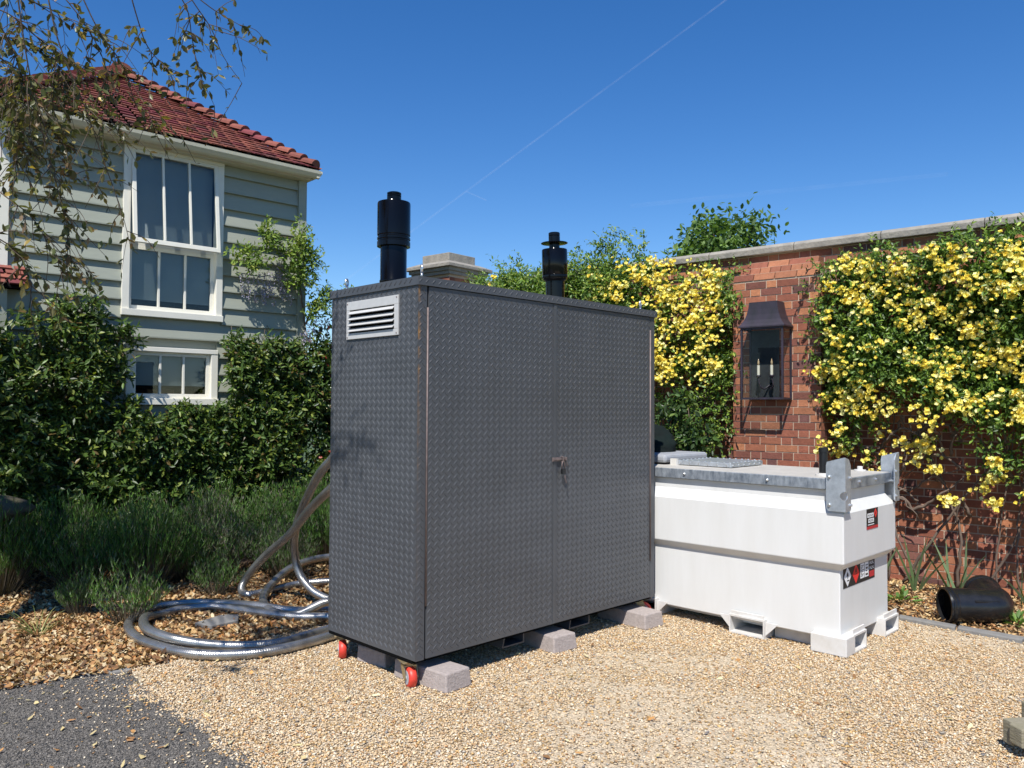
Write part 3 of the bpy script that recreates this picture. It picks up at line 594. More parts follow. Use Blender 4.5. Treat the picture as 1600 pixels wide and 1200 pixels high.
hose([cw(.62, .86, 1.26), (-1.02, 5.15, 1.255), (-1.193, 5.3, 1.131), (-1.312, 5.45, 1.008), (-1.499, 5.8, .757), (-1.6, 6.0, .556), (-1.624, 6.1, .363), (-1.569, 6.1, .201), (-1.43, 6.05, .09), (-1.2, 6.0, .05), (-.9, 6.3, .045), (-.95, 6.9, .09), (-1.35, 7.15, .16),
      (-1.62, 7.0, .19), (-1.8, 6.7, .17), (-1.86, 6.3, .11), (-1.83, 6.0, .07), (-1.69, 5.74, .05), (-1.5, 5.65, .045), (-1.28, 5.74, .12), (-1.1, 5.85, .05), (-.95, 5.75, .04), (-1.05, 5.6, .04), (-1.3, 5.62, .04), (-1.5, 5.62, .04), (-1.81, 5.74, .04), (-2.13, 5.88, .04), (-2.34, 5.82, .04), (-2.45, 5.64, .04), (-2.42, 5.37, .09), (-2.27, 5.08, .1), (-2.06, 4.92, .09), (-1.84, 4.87, .07), (-1.62, 4.9, .05), (-1.43, 5.0, .04), (-1.27, 5.2, .04), (-1.05, 5.5, .04)], HR,
     'silver braided hose rising highest behind the grey cabinet and looping on the mulch')
hose([cw(.42, .86, 1.06), (-1.04, 5.15, 1.06), (-1.187, 5.3, .951), (-1.389, 5.6, .787), (-1.62, 5.92, .558), (-1.876, 6.2, .353), (-2.06, 6.35, .165), (-2.1, 6.33, .06), (-2.02, 6.26, .04), (-1.93, 6.36, .04), (-1.83, 6.5, .045), (-1.7, 6.62, .05), (-1.5, 6.7, .05), (-1.2, 6.75, .05), (-.8, 6.6, .04), (-.75, 6.1, .04), (-1.0, 5.9, .04), (-1.3, 5.8, .04),
      (-1.55, 5.75, .05), (-1.82, 5.84, .06), (-2.11, 5.98, .04), (-2.36, 5.99, .04), (-2.56, 5.84, .04), (-2.56, 5.46, .04), (-2.36, 5.12, .04), (-2.07, 4.88, .04), (-1.83, 4.77, .04), (-1.6, 4.77, .04), (-1.4, 4.86, .04), (-1.22, 5.05, .04), (-1.02, 5.35, .04)], HR,
     'silver braided hose slanting straight down to the lavender from behind the cabinet')
mb = MB(); mb.prism([(-2.12, 5.45, .012), (-1.98, 5.38, .012), (-1.85, 5.52, .012), (-1.9, 5.68, .012), (-2.02, 5.66, .012)], (0, 0, .03)); tag(mb.build('stone_slab', M['slate'], bev=.006), 'flat grey stone lying inside the loop of silver hose', 'stone')

# ---------------------------------------------------------------- garden wall
WA = R(-40); wX = np.array([math.cos(WA), math.sin(WA), 0]); wY = np.array([-math.sin(WA), math.cos(WA), 0]); w0 = wY*7.58
def ww(x, y, z): return w0+wX*x+wY*y+np.array([0, 0, z])
WALL = empty('garden_wall', tuple(w0), WA, 'red brick garden wall with stone coping and a buttress pier carrying the lantern', 'wall')
BC = [(.24, .08, .046), (.28, .1, .054), (.32, .125, .062), (.18, .064, .044), (.38, .15, .07), (.21, .088, .066), (.13, .055, .046)]
BWt = [26, 24, 16, 14, 7, 8, 5]
def bricks(mb, x0, x1, z0, z1, yf, depth=.0045, course=.069, st=.2035, hd=.0985, axis='x', sgn=-1, z_off=0):
    """Flemish bond of separate bricks standing 'depth' proud of the mortar at yf"""
    nr = int(round((z1-z0)/course)); j = .009
    for r_ in range(nr):
        za = z0+r_*course; zb = za+course-j; x = x0-(0 if (r_+z_off) % 2 else (st+hd)/2)-.03+random.uniform(-.003, .003)
        k = 0
        while x < x1:
            w = (st if k % 2 == 0 else hd); w += random.uniform(-.003, .003); a, b = max(x, x0), min(x+w-j, x1)
            if b-a > .012:
                c = np.array(BC[random.choices(range(len(BC)), BWt)[0]])*random.uniform(.8, 1.2); mb.cur = tuple(c)
                e = random.uniform(-.002, .002)
                if axis == 'x': mb.box(a, yf-depth+e, za, b, yf+.02, zb)
                else:
                    xs = sorted((yf+sgn*(depth-e), yf-sgn*.02)); mb.box(xs[0], a, za, xs[1], b, zb)
            x += w; k += 1
    mb.cur = None
HW = 2.99
MB().box(-7.3, 0, 0, 1.6, .3, HW-.001).build('mortar_core', M['mortar'], WALL)
mb = MB(); bricks(mb, -4.9, -3.3, .0, HW-.14, 0); bricks(mb, -2.52, .35, 0, HW-.14, 0); bricks(mb, -7.2, -4.9, 1.7, HW-.14, 0); bricks(mb, -3.3, -2.52, 2.76, HW-.14, 0)
mb.build('brickwork', M['brick'], WALL)
mb = MB(); bricks(mb, -7.2, .4, HW-.14, HW-.001, -.028, .005)
mb.cur = None; mb.build('string_course', M['brick'], WALL)
MB().box(-7.25, -.028, HW-.14, .45, .0, HW-.0015).build('string_course_bed', M['mortar'], WALL)
mb = MB(); x = -7.3
while x < 1.6:
    w = random.uniform(.75, .95); mb.prism([(x+.004, -.09, HW), (x+.004, -.095, HW+.055), (x+.004, -.06, HW+.085), (x+.004, .15, HW+.11), (x+.004, .36, HW+.085), (x+.004, .39, HW+.05), (x+.004, .39, HW)], (w-.006, 0, 0)); x += w
mb.build('coping', M['coping'], WALL, bev=.006)
# buttress pier
PX0, PX1, PD = -3.322, -2.498, .34
pier = MB().box(PX0+.004, -PD+.006, 0, PX1-.004, -.001, 2.70).build('pier', M['mortar'], WALL)
mb = MB(); bricks(mb, PX0, PX1, 0, 2.69, -PD+.006, .0055)
bricks(mb, -PD+.0, -.005, 0, 2.69, PX1-.006, .0055, axis='y', sgn=1, z_off=1); bricks(mb, -PD+.0, -.005, 0, 2.69, PX0+.006, .0055, axis='y', sgn=-1, z_off=1)
mb.build('pier_brickwork', M['brick'], pier)
mb = MB()
for i in range(3):
    zt = 2.70+i*.069; yin = .085*i; xin = .035*i
    x = PX0+xin
    while x < PX1-xin-.01:
        w = min(.2035 if i != 1 else .0985, PX1-xin-x); mb.cur = tuple(np.array(BC[random.choice((4, 2, 2, 1, 0))])*random.uniform(.7, 1.1))
        b = x+w-.008
        mb.hexa([(x, -PD-.002+yin, zt), (b, -PD-.002+yin, zt), (b, -.03, zt), (x, -.03, zt)], [(x, -PD+.03+yin, zt+.062), (b, -PD+.03+yin, zt+.062), (b, -.03, zt+.062), (x, -.03, zt+.062)]); x += w
mb.cur = None; mb.build('pier_weathering', M['brick'], pier)
mb = MB()
for i in range(3): mb.box(PX0+.04*i+.012, -PD+.05+.085*i, 2.6985+i*.069, PX1-.04*i-.012, -.02, 2.7675+i*.069)
mb.build('weathering_bed', M['mortar'], pier)
# gate pier at the far end
GP = empty('gate_pier', tuple(ww(-7.56, .1, 0)), WA, 'tall brick gate pier with a stepped stone cap, behind the thicker black flue', 'pier')
mb = MB(); bricks(mb, -.4, .4, 0, 3.2, -.4+.006, .0055)
for sd, xx in ((1, .394), (-1, -.394)): bricks(mb, -.395, .395, 0, 3.2, xx, .0055, axis='y', sgn=sd, z_off=1)
mb; mb.build('pier_brickwork', M['brick'], GP)
MB().box(-.395, -.394, 0, .395, .395, 3.2).build('pier_core', M['mortar'], GP)
mb = MB().box(-.44, -.44, 3.2, .44, .44, 3.245); mb.box(-.47, -.47, 3.2452, .47, .47, 3.29); mb.box(-.52, -.52, 3.2902, .52, .52, 3.33)
mb.hexa([(-.52, -.52, 3.3302), (.52, -.52, 3.3302), (.52, .52, 3.3302), (-.52, .52, 3.3302)], [(-.36, -.36, 3.385), (.36, -.36, 3.385), (.36, .36, 3.385), (-.36, .36, 3.385)])
mb.build('pier_cap', M['coping'], GP, bev=.005)
MB().box(-.31, -.31, 3.3852, .31, .31, 3.5).build('cap_block', M['coping'], GP, bev=.006)
GP.scale = (.8, .8, 1)
# lantern
LN = empty('wall_lantern', tuple(ww(-2.955, -PD, 1.58)), WA, 'large dark copper wall lantern with two candle bulbs, fixed to the brick pier', 'lantern')
lw, ld, lh = .2, .21, .655
mb = MB(); b = .017
for sx in (-1, 1):
    xs = sorted((sx*lw, sx*(lw-b))); mb.box(xs[0], -ld, .0, xs[1], -ld+b, lh); mb.box(xs[0], -.015, 0, xs[1], -.003, lh)
    mb.box(xs[0], -ld+b, 0, xs[1], -.015, b); mb.box(xs[0], -ld+b, lh-b, xs[1], -.015, lh)
mb.box(-lw+b, -ld, 0, lw-b, -ld+b, b); mb.box(-lw+b, -ld, lh-b, lw-b, -ld+b, lh); mb.box(-lw+b, -.015, 0, lw-b, -.003, b)
mb.build('frame', M['copper'], LN)
prof = [(1.08, .0), (1.08, .012), (.98, .035), (.86, .07), (.76, .12), (.7, .17), (.66, .225), (.66, .235)]
v = []; f = []
for s_, z in prof:
    X = lw*s_; Yf = -ld*(.5+.5*s_)-.0; Yb = -.003
    if s_ > 1: Yf = -ld-.015
    v += [(-X, Yf, lh+z), (X, Yf, lh+z), (X, Yb, lh+z), (-X, Yb, lh+z)]
for k in range(len(prof)-1):
    for j in range(4): f.append((k*4+j, k*4+(j+1) % 4, k*4+4+(j+1) % 4, k*4+4+j))
f += [(3, 2, 1, 0), tuple(range((len(prof)-1)*4, len(prof)*4))]
mb = MB(); mb.add(v, f); mb.build('roof', M['copper'], LN)
MB().box(-.19, -.008, .012, .085, -.0035, lh-.012).build('back_plate', M['backplate'], LN)
MB().box(-lw+.03, -.1, .012, lw-.03, -.02, .02).build('base_tray', M['copper'], LN)
for nm, bx in (('front_glass', (-lw+b, -ld+.004, b, lw-b, -ld+.006, lh-b)), ('side_glass', (-lw+.004, -ld+b, b, -lw+.006, -.016, lh-b)), ('side_glass', (lw-.006, -ld+b, b, lw-.004, -.016, lh-b))): MB().box(*bx).build(nm, M['lglass'], LN)
for x in (-.075, .05):
    cd = MB().cyl((x, -.1, .225), (x, -.1, .315), .013, 14).build('candle_sleeve', M['candle'], LN, True, auto=40)
    MB().lathe((x, -.1, .315), [(.006, 0), (.01, .018), (.009, .03), (.003, .052), (.001, .06)], 12).build('bulb', M['bulb'], cd, True)
    MB().lathe((x, -.1, .2), [(.008, 0), (.022, .012), (.02, .025), (.012, .025)], 14).build('drip_cup', M['copper'], cd, True)
    MB().tube(spline([(x, -.1, .2), (x+.01, -.09, .13), (x*.5, -.06, .1), (0, -.01, .14)], 6), .008, 8).build('arm', M['copper'], cd, True)

# ---------------------------------------------------------------- house
HA = R(42.85); hX = np.array([math.cos(HA), math.sin(HA), 0]); hY = np.array([-math.sin(HA), math.cos(HA), 0]); h0 = np.array([-2.585, 9.848, 0])
def hw(x, y, z): return h0+hX*x+hY*y+np.array([0, 0, z])
HS = empty('house', tuple(h0), HA, 'sage green weatherboarded house with white windows and a hipped red tile roof', 'house')
XL, DEP, EV = -3.2, 7.0, 4.36
# openings: upper window (-2.09..-1.008, 2.43..4.27), lower window (-2.03..-1.05, 1.5..2.12)
UX0, UX1, UZ0, UZ1 = -2.085, -1.008, 2.44, 4.268; LX0, LX1, LZ0, LZ1 = -2.03, -1.048, 1.5, 2.12
def holes_wall(mb, x0, x1, y0, y1, z0, z1):
    xs = sorted({x0, x1, UX0, UX1, LX0, LX1}); zs = sorted({z0, z1, UZ0, UZ1, LZ0, LZ1})
    for i in range(len(xs)-1):
        for j in range(len(zs)-1):
            cx, cz = (xs[i]+xs[i+1])/2, (zs[j]+zs[j+1])/2
            if (UX0 < cx < UX1 and UZ0 < cz < UZ1) or (LX0 < cx < LX1 and LZ0 < cz < LZ1): continue
            mb.box(xs[i], y0, zs[j], xs[i+1], y1, zs[j+1])
mb = MB(); holes_wall(mb, XL, -.02, .03, .12, 0, 4.35)
mb.box(-.12, .12, 0, -.02, DEP, 4.35); mb.box(XL, .12, 0, XL+.1, DEP, 4.35); mb.box(XL+.1, DEP-.1, 0, -.12, DEP, 4.35); mb.box(XL+.1, .12, 2.25, -.12, DEP-.1, 2.35)
mb.build('wall', M['board'], HS)
mb = MB(); z = .15; cw_ = .1905; z = 4.33-cw_*22
while z < 4.3:
    segs = [(XL+.08, -.075)]
    zt = z+cw_*.98
    for (a0, a1, b0, b1) in ((UX0, UX1, UZ0, UZ1), (LX0, LX1, LZ0, LZ1)):
        if z < b1-.02 and zt > b0+.03:
            segs = [s for (a, b_) in segs for s in ((a, min(b_, a0-.001)), (max(a, a1+.001), b_)) if s[1]-s[0] > .01]
    for a, b_ in segs:
        mb.hexa([(a, -.03, z), (b_, -.03, z), (b_, .029, z), (a, .029, z)], [(a, .012, zt+.02), (b_, .012, zt+.02), (b_, .029, zt+.02), (a, .029, zt+.02)])
        mb.box(a, -.034, z-.014, b_, .02, z-.0005)
    z += cw_
mb.build('weatherboards', M['board'], HS)
zz_ = .15
mb = MB()
z = 4.33-cw_*22
while z < 4.3: mb.hexa([(-.02, .03, z), (.022, .03, z), (.022, DEP, z), (-.02, DEP, z)], [(-.02, .03, z+cw_), (-.005, .03, z+cw_), (-.005, DEP, z+cw_), (-.02, DEP, z+cw_)]); z += cw_
mb.build('side_weatherboards', M['board'], HS)
mb = MB(); z = 4.33-cw_*22
while z < 4.3: mb.hexa([(XL-.022, .03, z), (XL+.02, .03, z), (XL+.02, DEP, z), (XL-.022, DEP, z)], [(XL+.005, .03, z+cw_), (XL+.02, .03, z+cw_), (XL+.02, DEP, z+cw_), (XL+.005, DEP, z+cw_)]); z += cw_
mb.build('side_weatherboards', M['board'], HS)
MB().box(-.075, -.045, 0, .03, .029, 4.33).build('corner_board', M['board'], HS)
MB().box(XL-.02, -.05, 0, XL+.079, .029, 4.33).build('corner_board', M['wpaint'], HS)
# windows
def window(x0, x1, z0, z1, double):
    cs = .075
    f_ = MB(); f_.box(x0, -.045, z0+.07, x0+cs, .06, z1-.05); f_.box(x1-cs, -.045, z0+.07, x1, .06, z1-.05); f_.box(x0, -.05, z1-.05, x1, .06, z1); f_.box(x0-.005, -.065, z0, x1+.005, .04, z0+.07)
    w = f_.build('window', M['wpaint'], HS, bev=.004)
    ix0, ix1, iz0, iz1 = x0+cs, x1-cs, z0+.07, z1-.05
    def sash(za, zb, y, tilt=0, bm=.05):
        e = empty('sash', (0, y, zb), 0); e.parent = w; e.rotation_euler = (tilt, 0, 0); h = zb-za; m_ = .04; s = MB()
        s.box(ix0, 0, -h, ix0+m_, .035, 0); s.box(ix1-m_, 0, -h, ix1, .035, 0); s.box(ix0+m_, 0, -m_, ix1-m_, .035, 0); s.box(ix0+m_, 0, -h, ix1-m_, .035, -h+bm)
        wd = (ix1-ix0-2*m_)
        for k in (1, 2): s.box(ix0+m_+wd*k/3-.012, .0, -h+bm, ix0+m_+wd*k/3+.012, .035, -m_)
        s.box(ix0+m_, .019, -h+bm, ix1-m_, .022, -m_) if False else None
        return e, s, MB().box(ix0+m_, .016, -h+bm, ix1-m_, .02, -m_)
    if double:
        mid = 3.2
        for za, zb, y, t_ in ((mid-.0, iz1, -.04, -.115), (iz0, mid, .02, 0)):
            e, s, g = sash(za, zb, y, t_); fo = s.build('sash_frame', M['wpaint'], w, bev=.003); fo.location = e.location; fo.rotation_euler = e.rotation_euler
            go = g.build('glass_pane', M['glass'], w); go.location = e.location; go.rotation_euler = e.rotation_euler
            bpy.data.objects.remove(e)
        MB().box(ix0, .022, mid+.001, ix1, .05, mid+.06).build('transom', M['wpaint'], w)
        MB().box(ix0+.01, .075, iz0+.12, ix1-.01, .078, iz1).build('roller_blind', M['blind'], w)
    else:
        e, s, g = sash(iz0, iz1, .0); fo = s.build('sash_frame', M['wpaint'], w, bev=.003); fo.location = e.location; go = g.build('glass_pane', M['glass'], w); go.location = e.location
        bpy.data.objects.remove(e)
        MB().box(ix0+.01, .075, iz0+.14, ix1-.01, .078, iz1).build('roller_blind', M['blind'], w)
        MB().box(ix0+.24, .25, iz0-.1, ix1-.3, .7, iz0+.1).build('table_seen_inside', M['wood'], w)
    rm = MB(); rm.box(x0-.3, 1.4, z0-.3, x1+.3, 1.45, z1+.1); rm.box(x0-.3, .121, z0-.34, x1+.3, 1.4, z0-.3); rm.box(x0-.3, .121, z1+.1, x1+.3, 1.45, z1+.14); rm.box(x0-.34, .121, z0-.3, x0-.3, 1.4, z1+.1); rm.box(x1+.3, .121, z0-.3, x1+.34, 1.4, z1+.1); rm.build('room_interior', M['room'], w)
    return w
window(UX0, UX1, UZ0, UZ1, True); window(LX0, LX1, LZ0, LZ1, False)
# gutter, fascia, roof
OV = .24; EX = .24
MB().box(XL-.1, -.14, 4.25, .04, .03, 4.325).build('fascia', M['cream'], HS)
MB().box(XL-.14, -.19, 4.325, .04, .03, 4.337).build('soffit', M['cream'], HS)
mb = MB(); g = [(-.19, 4.262), (-.205, 4.257), (-.23, 4.272), (-.262, 4.312), (-.268, 4.347), (-.255, 4.347), (-.22, 4.292), (-.19, 4.282)]
mb.prism([(XL-.2, y, z) for y, z in g], (.1-XL+.2, 0, 0)); gt = mb.build('gutter', M['cream'], HS); orient(gt)
mb = MB(); mb.prism([(-.04+(-.1-y), -.25, z) for y, z in g], (0, DEP, 0)); gt = mb.build('gutter', M['cream'], HS); orient(gt)
mb = MB(); mb.tube([(.05, .25, 4.0), (.12, .25, 4.0)], .035, 12); mb.build('overflow_pipe', M['black'], HS, True)
AP = np.array([-1.62, 1.74, 5.61]); e0 = np.array([XL-.24, -OV, 4.36]); e1 = np.array([.1, -OV, 4.36])
TC = [(.21, .062, .042), (.25, .078, .05), (.17, .035, .038), (.3, .11, .068), (.13, .05, .042)]
def tiles(mb, A, B, C, D, rows, tw_=.165, up=.02):     # quad A,B eave; D,C ridge side (D above A)
    A, B, C, D = (np.array(p, float) for p in (A, B, C, D)); nrm = np.cross(B-A, D-A); nrm /= np.linalg.norm(nrm)
    if nrm[2] < 0: nrm = -nrm
    Lx = np.linalg.norm(B-A)
    for r_ in range(rows):
        t0_, t1_ = r_/rows, min((r_+1.25)/rows, 1); a0 = A+(D-A)*t0_; b0 = B+(C-B)*t0_; a1 = A+(D-A)*t1_; b1 = B+(C-B)*t1_
        n = max(1, int(np.linalg.norm(b0-a0)/tw_)); o = (r_ % 2)*.5
        for k in range(n+1):
            s0, s1 = max(0, (k-o)/n), min(1, (k+1-o)/n-.012)
            if s1-s0 < .01: continue
            dd = random.uniform(0, .006)
            mb.cur = tuple(np.array(TC[random.choices(range(5), [8, 6, 5, 1, 2])[0]])*random.uniform(.85, 1.15)); th = nrm*.014; lf = nrm*(up+dd); 
            p = [a0+(b0-a0)*s0+lf, a0+(b0-a0)*s1+lf, a1+(b1-a1)*s1+nrm*.002, a1+(b1-a1)*s0+nrm*.002]
            mb.hexa(p, [q_+th for q_ in p])
    mb.cur = None
RB = np.array([AP[0], DEP-1.5, AP[2]])
mb = MB(); tiles(mb, e0, e1, AP+np.array([.01, 0, 0]), AP-np.array([.01, 0, 0]), 23); 
tiles(mb, e1, np.array([e1[0], DEP+.2, 4.36]), RB, AP, 23); tiles(mb, np.array([e0[0], DEP+.2, 4.36]), e0, AP, RB, 23)
roof = mb.build('roof', M['tile'], HS)
mb = MB(); mb.add([e0-[0, 0, .015], e1-[0, 0, .015], (e1[0], DEP+.2, 4.345), (e0[0], DEP+.2, 4.345), AP-[0, 0, .01], RB-[0, 0, .01]], [(0, 1, 4), (1, 2, 5, 4), (3, 0, 4, 5), (2, 3, 5)]); mb.build('roof_underlay', M['darkgap'], roof)
def hip_tiles(a, b, n):
    mb = MB(); a, b = np.array(a, float), np.array(b, float); d = b-a; L = np.linalg.norm(d); d /= L; s = np.cross(d, [0, 0, 1]); s /= np.linalg.norm(s); u = np.cross(s, d)
    for k in range(n):
        p0 = a+d*L*k/n+u*.03; p1 = a+d*L*(k+1.2)/n-u*.006
        mb.cur = tuple(np.array(TC[random.choice((0, 0, 1, 2))])*random.uniform(.8, 1.1)); A_ = []; 
        an = np.linspace(-.15, math.pi+.15, 9)
        o_ = [p0+s*.125*math.cos(t)+u*.075*math.sin(t) for t in an]; i_ = [p0+s*.108*math.cos(t)+u*.058*math.sin(t) for t in an]
        o2 = [p1+s*.105*math.cos(t)+u*.06*math.sin(t) for t in an]
        m_ = len(an); v = o_+i_+o2; f = [(j, j+1, 2*m_+j+1, 2*m_+j) for j in range(m_-1)]+[(j, m_+j, m_+j+1, j+1) for j in range(m_-1)]+[tuple(range(m_, 2*m_))]
        mb.add(v, f)
    mb.cur = None; return mb.build('hip_tiles', M['tile'], roof)
hip_tiles(e1+np.array([-.05, .05, .03]), AP+np.array([0, 0, .05]), 17); hip_tiles(e0+np.array([.05, .05, .03]), AP+np.array([0, 0, .05]), 17)
hip_tiles(AP+np.array([0, -.1, .06]), RB+np.array([0, 0, .06]), 15)
MB().box(-.9, .62, 4.98, -.55, .63, 4.985).build('mortar_patch', M['lead'], roof)
# tiled porch at the left end
mb = MB(); tiles(mb, (-5.2, -.3, 2.6), (-2.98, -.3, 2.6), (-2.98, -.03, 2.82), (-5.2, -.03, 2.82), 4); mb.build('porch_roof', M['tile'], HS)
MB().hexa([(-5.19, -.29, 2.585), (-2.99, -.29, 2.585), (-2.99, -.055, 2.6), (-5.19, -.055, 2.6)], [(-5.19, -.29, 2.6), (-2.99, -.29, 2.6), (-2.99, -.055, 2.79), (-5.19, -.055, 2.79)]).build('porch_roof_deck', M['darkgap'], HS)
MB().box(-5.15, -.22, 0, -3.15, -.055, 2.58).build('porch_wall', M['board'], HS)

# ---------------------------------------------------------------- climbers
def climber(name, label, cat, basis, clumps, leafn, ln, wd, palet, pw, m, k=9, shootlen=(.1, .25), stems=None, stemr=.01, out=(0, -1, .25), spread=.9):
    e = empty(name, tuple(basis(*stems[0][0])) if stems else (0, 0, 0), 0, label, cat); base = np.array(e.location)
    A = []; Dr = []
    for (x, y, z, r_, w_) in clumps:
        n = max(2, int(leafn*w_/k)); d = rdir(n); d[:, 1] = -np.abs(d[:, 1])*.9-.05
        p = np.stack([x+d[:, 0]*r_*rng.uniform(.3, 1, n), y+d[:, 1]*r_*.75*rng.uniform(.2, 1, n), z+d[:, 2]*r_*rng.uniform(.3, 1, n)], 1)
        A.append(p); Dr.append(d*.8+np.array(out)+.5*rdir(n))
    A = np.concatenate(A); Dr = np.concatenate(Dr)
    P, D, Nn = shoots(A, Dr, rng.uniform(*shootlen, len(A)), k, ln, spread)
    keep = P[:, 1] < -.012; P, D, Nn = P[keep], D[keep], Nn[keep]
    bm = np.stack([basis(1, 0, 0)-basis(0, 0, 0), basis(0, 1, 0)-basis(0, 0, 0), basis(0, 0, 1)-basis(0, 0, 0)]); o = basis(0, 0, 0)
    n = len(P); L = rng.uniform(*ln, n)
    leaves('foliage', P@bm+o-base, D@bm, Nn@bm, L, L*rng.uniform(*wd, n), palette(n, palet, pw, .22), m, e)
    if stems:
        mb = MB()
        for s in stems:
            pts = spline([basis(*p)-base for p in s], 6); pts = [p+rng.normal(0, .006, 3) for p in pts]; mb.tube(pts, stemr*random.uniform(.7, 1.3), 6, stemr*.3)
        mb.build('stems', M['twig'], e, True)
    return e, (A, Dr, bm, o, base)
# house climber
def inside(x, z, poly): return inpoly(np.array([[x, z]]), poly)[0]
HP = [(-3.7, 0), (-3.7, 2.5), (-3.0, 2.62), (-2.6, 2.55), (-2.2, 2.5), (-2.1, 2.3), (-2.16, 2.0), (-2.14, 1.55), (-1.98, 1.3), (-1.05, 1.3), (-.9, 1.5), (-1.0, 2.2), (-1.1, 2.36), (-.85, 2.4), (-.6, 2.2), (-.3, 2.12), (-.1, 2.25), (.02, 2.25), (.0, 1.5), (-.12, 1.25), (-.12, .85), (.0, .6), (.0, 0)]
cl = []
while len(cl) < 430:
    x, z = random.uniform(-3.7, .05), random.uniform(.05, 2.7)
    if not inside(x, z, HP) or (-2.12 < x < -.96 and 1.42 < z < 2.5): continue
    if (x < -2.9 and z > 2.25) or (z > 2.15 and random.random() < .55): continue
    th = .16+.26*max(0, 1-z/2.6)+.1*math.sin(x*5+z*4); cl.append((x, -random.uniform(.04, th)-(.22 if x < -2.95 else 0), z, random.uniform(.1, .2), random.uniform(.6, 1.3)))
for _ in range(46): cl.append((random.uniform(-2.05, -1.0), -random.uniform(.06, .26), random.uniform(.85, 1.4), .11, 1))
climber('evergreen_climber', 'dark glossy evergreen climber covering the lower house wall around the white windows', 'climber', hw, cl, 190, (.045, .088), (.32, .44), JCOL, [26, 28, 20, 14, 4], M['leaf'], k=9, shootlen=(.1, .2),
        stems=[[(-2.4, -.1, 0), (-2.5, -.08, .8), (-2.6, -.05, 1.8), (-2.3, -.04, 2.6)], [(-.6, -.1, 0), (-.7, -.08, .9), (-.8, -.05, 1.7), (-.9, -.03, 2.4)], [(-.6, -.1, 0), (-.4, -.06, 1.), (-.5, -.04, 2.2), (-.45, -.03, 2.45)], [(-3.0, -.1, 0), (-3.0, -.06, 1.4), (-2.9, -.03, 2.7)]])
# shrub right of the house corner
cl = []
while len(cl) < 120:
    x, z = random.uniform(.02, 1.0), random.uniform(.05, 2.35)
    if z > 2.15+.2*math.sin(x*6) or (.22 < x < .42 and 1.62 < z < 1.95 and random.random() < .85): continue
    cl.append((x, -random.uniform(-.25, .2), z, random.uniform(.1, .2), random.uniform(.7, 1.3)))
def hw2(x, y, z): return hw(x, y+.35, z)
climber('evergreen_shrub', 'evergreen shrub with red tinted shoots filling the gap between house corner and cabinet', 'shrub', hw2, [(a, b-.35, c, d, e_) for a, b, c, d, e_ in cl], 130, (.05, .095), (.3, .45), JCOL+[(.3, .05, .03)], [30, 26, 20, 12, 4, 3], M['leaf'], k=9, shootlen=(.1, .2),
        stems=[[(.35, -.3, 0), (.3, -.3, .8), (.4, -.3, 1.7), (.3, -.3, 2.2)], [(.6, -.3, 0), (.65, -.3, 1.0), (.6, -.3, 2.1)]])
# wisteria
ws_st = [[(.06, -.06, 0), (.05, -.07, 1.2), (.03, -.06, 2.4), (-.05, -.06, 2.9), (-.1, -.07, 3.35), (-.4, -.1, 3.25), (-.9, -.08, 3.15)], [(-.08, -.06, 3.3), (-.15, -.09, 3.5), (-.55, -.08, 3.5)], [(.03, -.06, 2.5), (.2, -.1, 2.85), (.5, -.12, 2.8), (.75, -.12, 2.72)], [(-.1, -.06, 3.3), (-.05, -.1, 3.62)]]
cl = []
for (x, z, r_, n) in [(-.85, 3.2, .1, 4), (-.7, 3.13, .09, 4), (-.62, 3.52, .07, 4), (-.5, 3.42, .08, 5), (-.4, 3.3, .08, 4), (-.12, 3.48, .11, 8), (-.05, 3.4, .1, 6), (-.1, 3.2, .12, 8), (-.18, 3.05, .1, 6), (-.05, 3.0, .08, 4), (.08, 2.75, .1, 6), (.2, 2.8, .1, 5), (.35, 2.72, .1, 4), (.6, 2.78, .06, 3), (.12, 2.6, .1, 3), (-.98, 3.15, .05, 2)]:
    for _ in range(n): cl.append((x+random.gauss(0, r_*.6), -.1-random.random()*.12, z+random.gauss(0, r_*.5), r_, 1))
WS, _d = climber('wisteria', 'wisteria with bright new leaves and fading lilac racemes at the house corner', 'wisteria', hw, cl, 60, (.035, .065), (.32, .45), [(.16, .24, .04), (.22, .3, .05), (.11, .18, .035), (.3, .32, .07)], [4, 4, 3, 1], M['softleaf'], k=7, shootlen=(.1, .2), stems=ws_st, stemr=.012)
base = np.array(WS.location)
for (x, z, h) in [(-.82, 3.02, .28), (-.74, 3.05, .34), (-.66, 3.0, .3), (-.58, 3.06, .36), (-.5, 3.08, .3), (-.44, 3.02, .34), (-.36, 3.1, .3), (-.3, 3.0, .26), (-.22, 2.92, .22), (-.55, 2.92, .25), (-.35, 3.2, .25), (.1, 2.62, .26), (.18, 2.6, .3), (.28, 2.6, .26), (.04, 2.5, .24), (-.02, 2.42, .2), (.4, 2.6, .3), (.52, 2.66, .34), (.62, 2.68, .36), (.7, 2.7, .3), (.46, 2.62, .4)]:
    n = 90; t = rng.random(n); rr = .028*(1-t*.75); bare = x > .35
    p = np.stack([x+.07*t*t*(1 if bare else .2)+rng.normal(0, 1, n)*rr, -.13+rng.normal(0, 1, n)*rr, z-h*t], 1)
    bm, o = _d[2], _d[3]
    c = palette(n, [(.42, .38, .52), (.5, .46, .55), (.34, .29, .45), (.4, .38, .3)], [3, 3, 2, 2]) if not bare else palette(n, [(.2, .2, .16), (.28, .28, .24), (.36, .33, .42)], [4, 3, 1])
    sz = rng.uniform(.016, .028, n)*(.6 if bare else 1)
    leaves('flower_raceme', p@bm+o-base, rdir(n)+np.array([0, 0, -.5]), rdir(n), sz, sz*.8, c, M['petal'], WS)

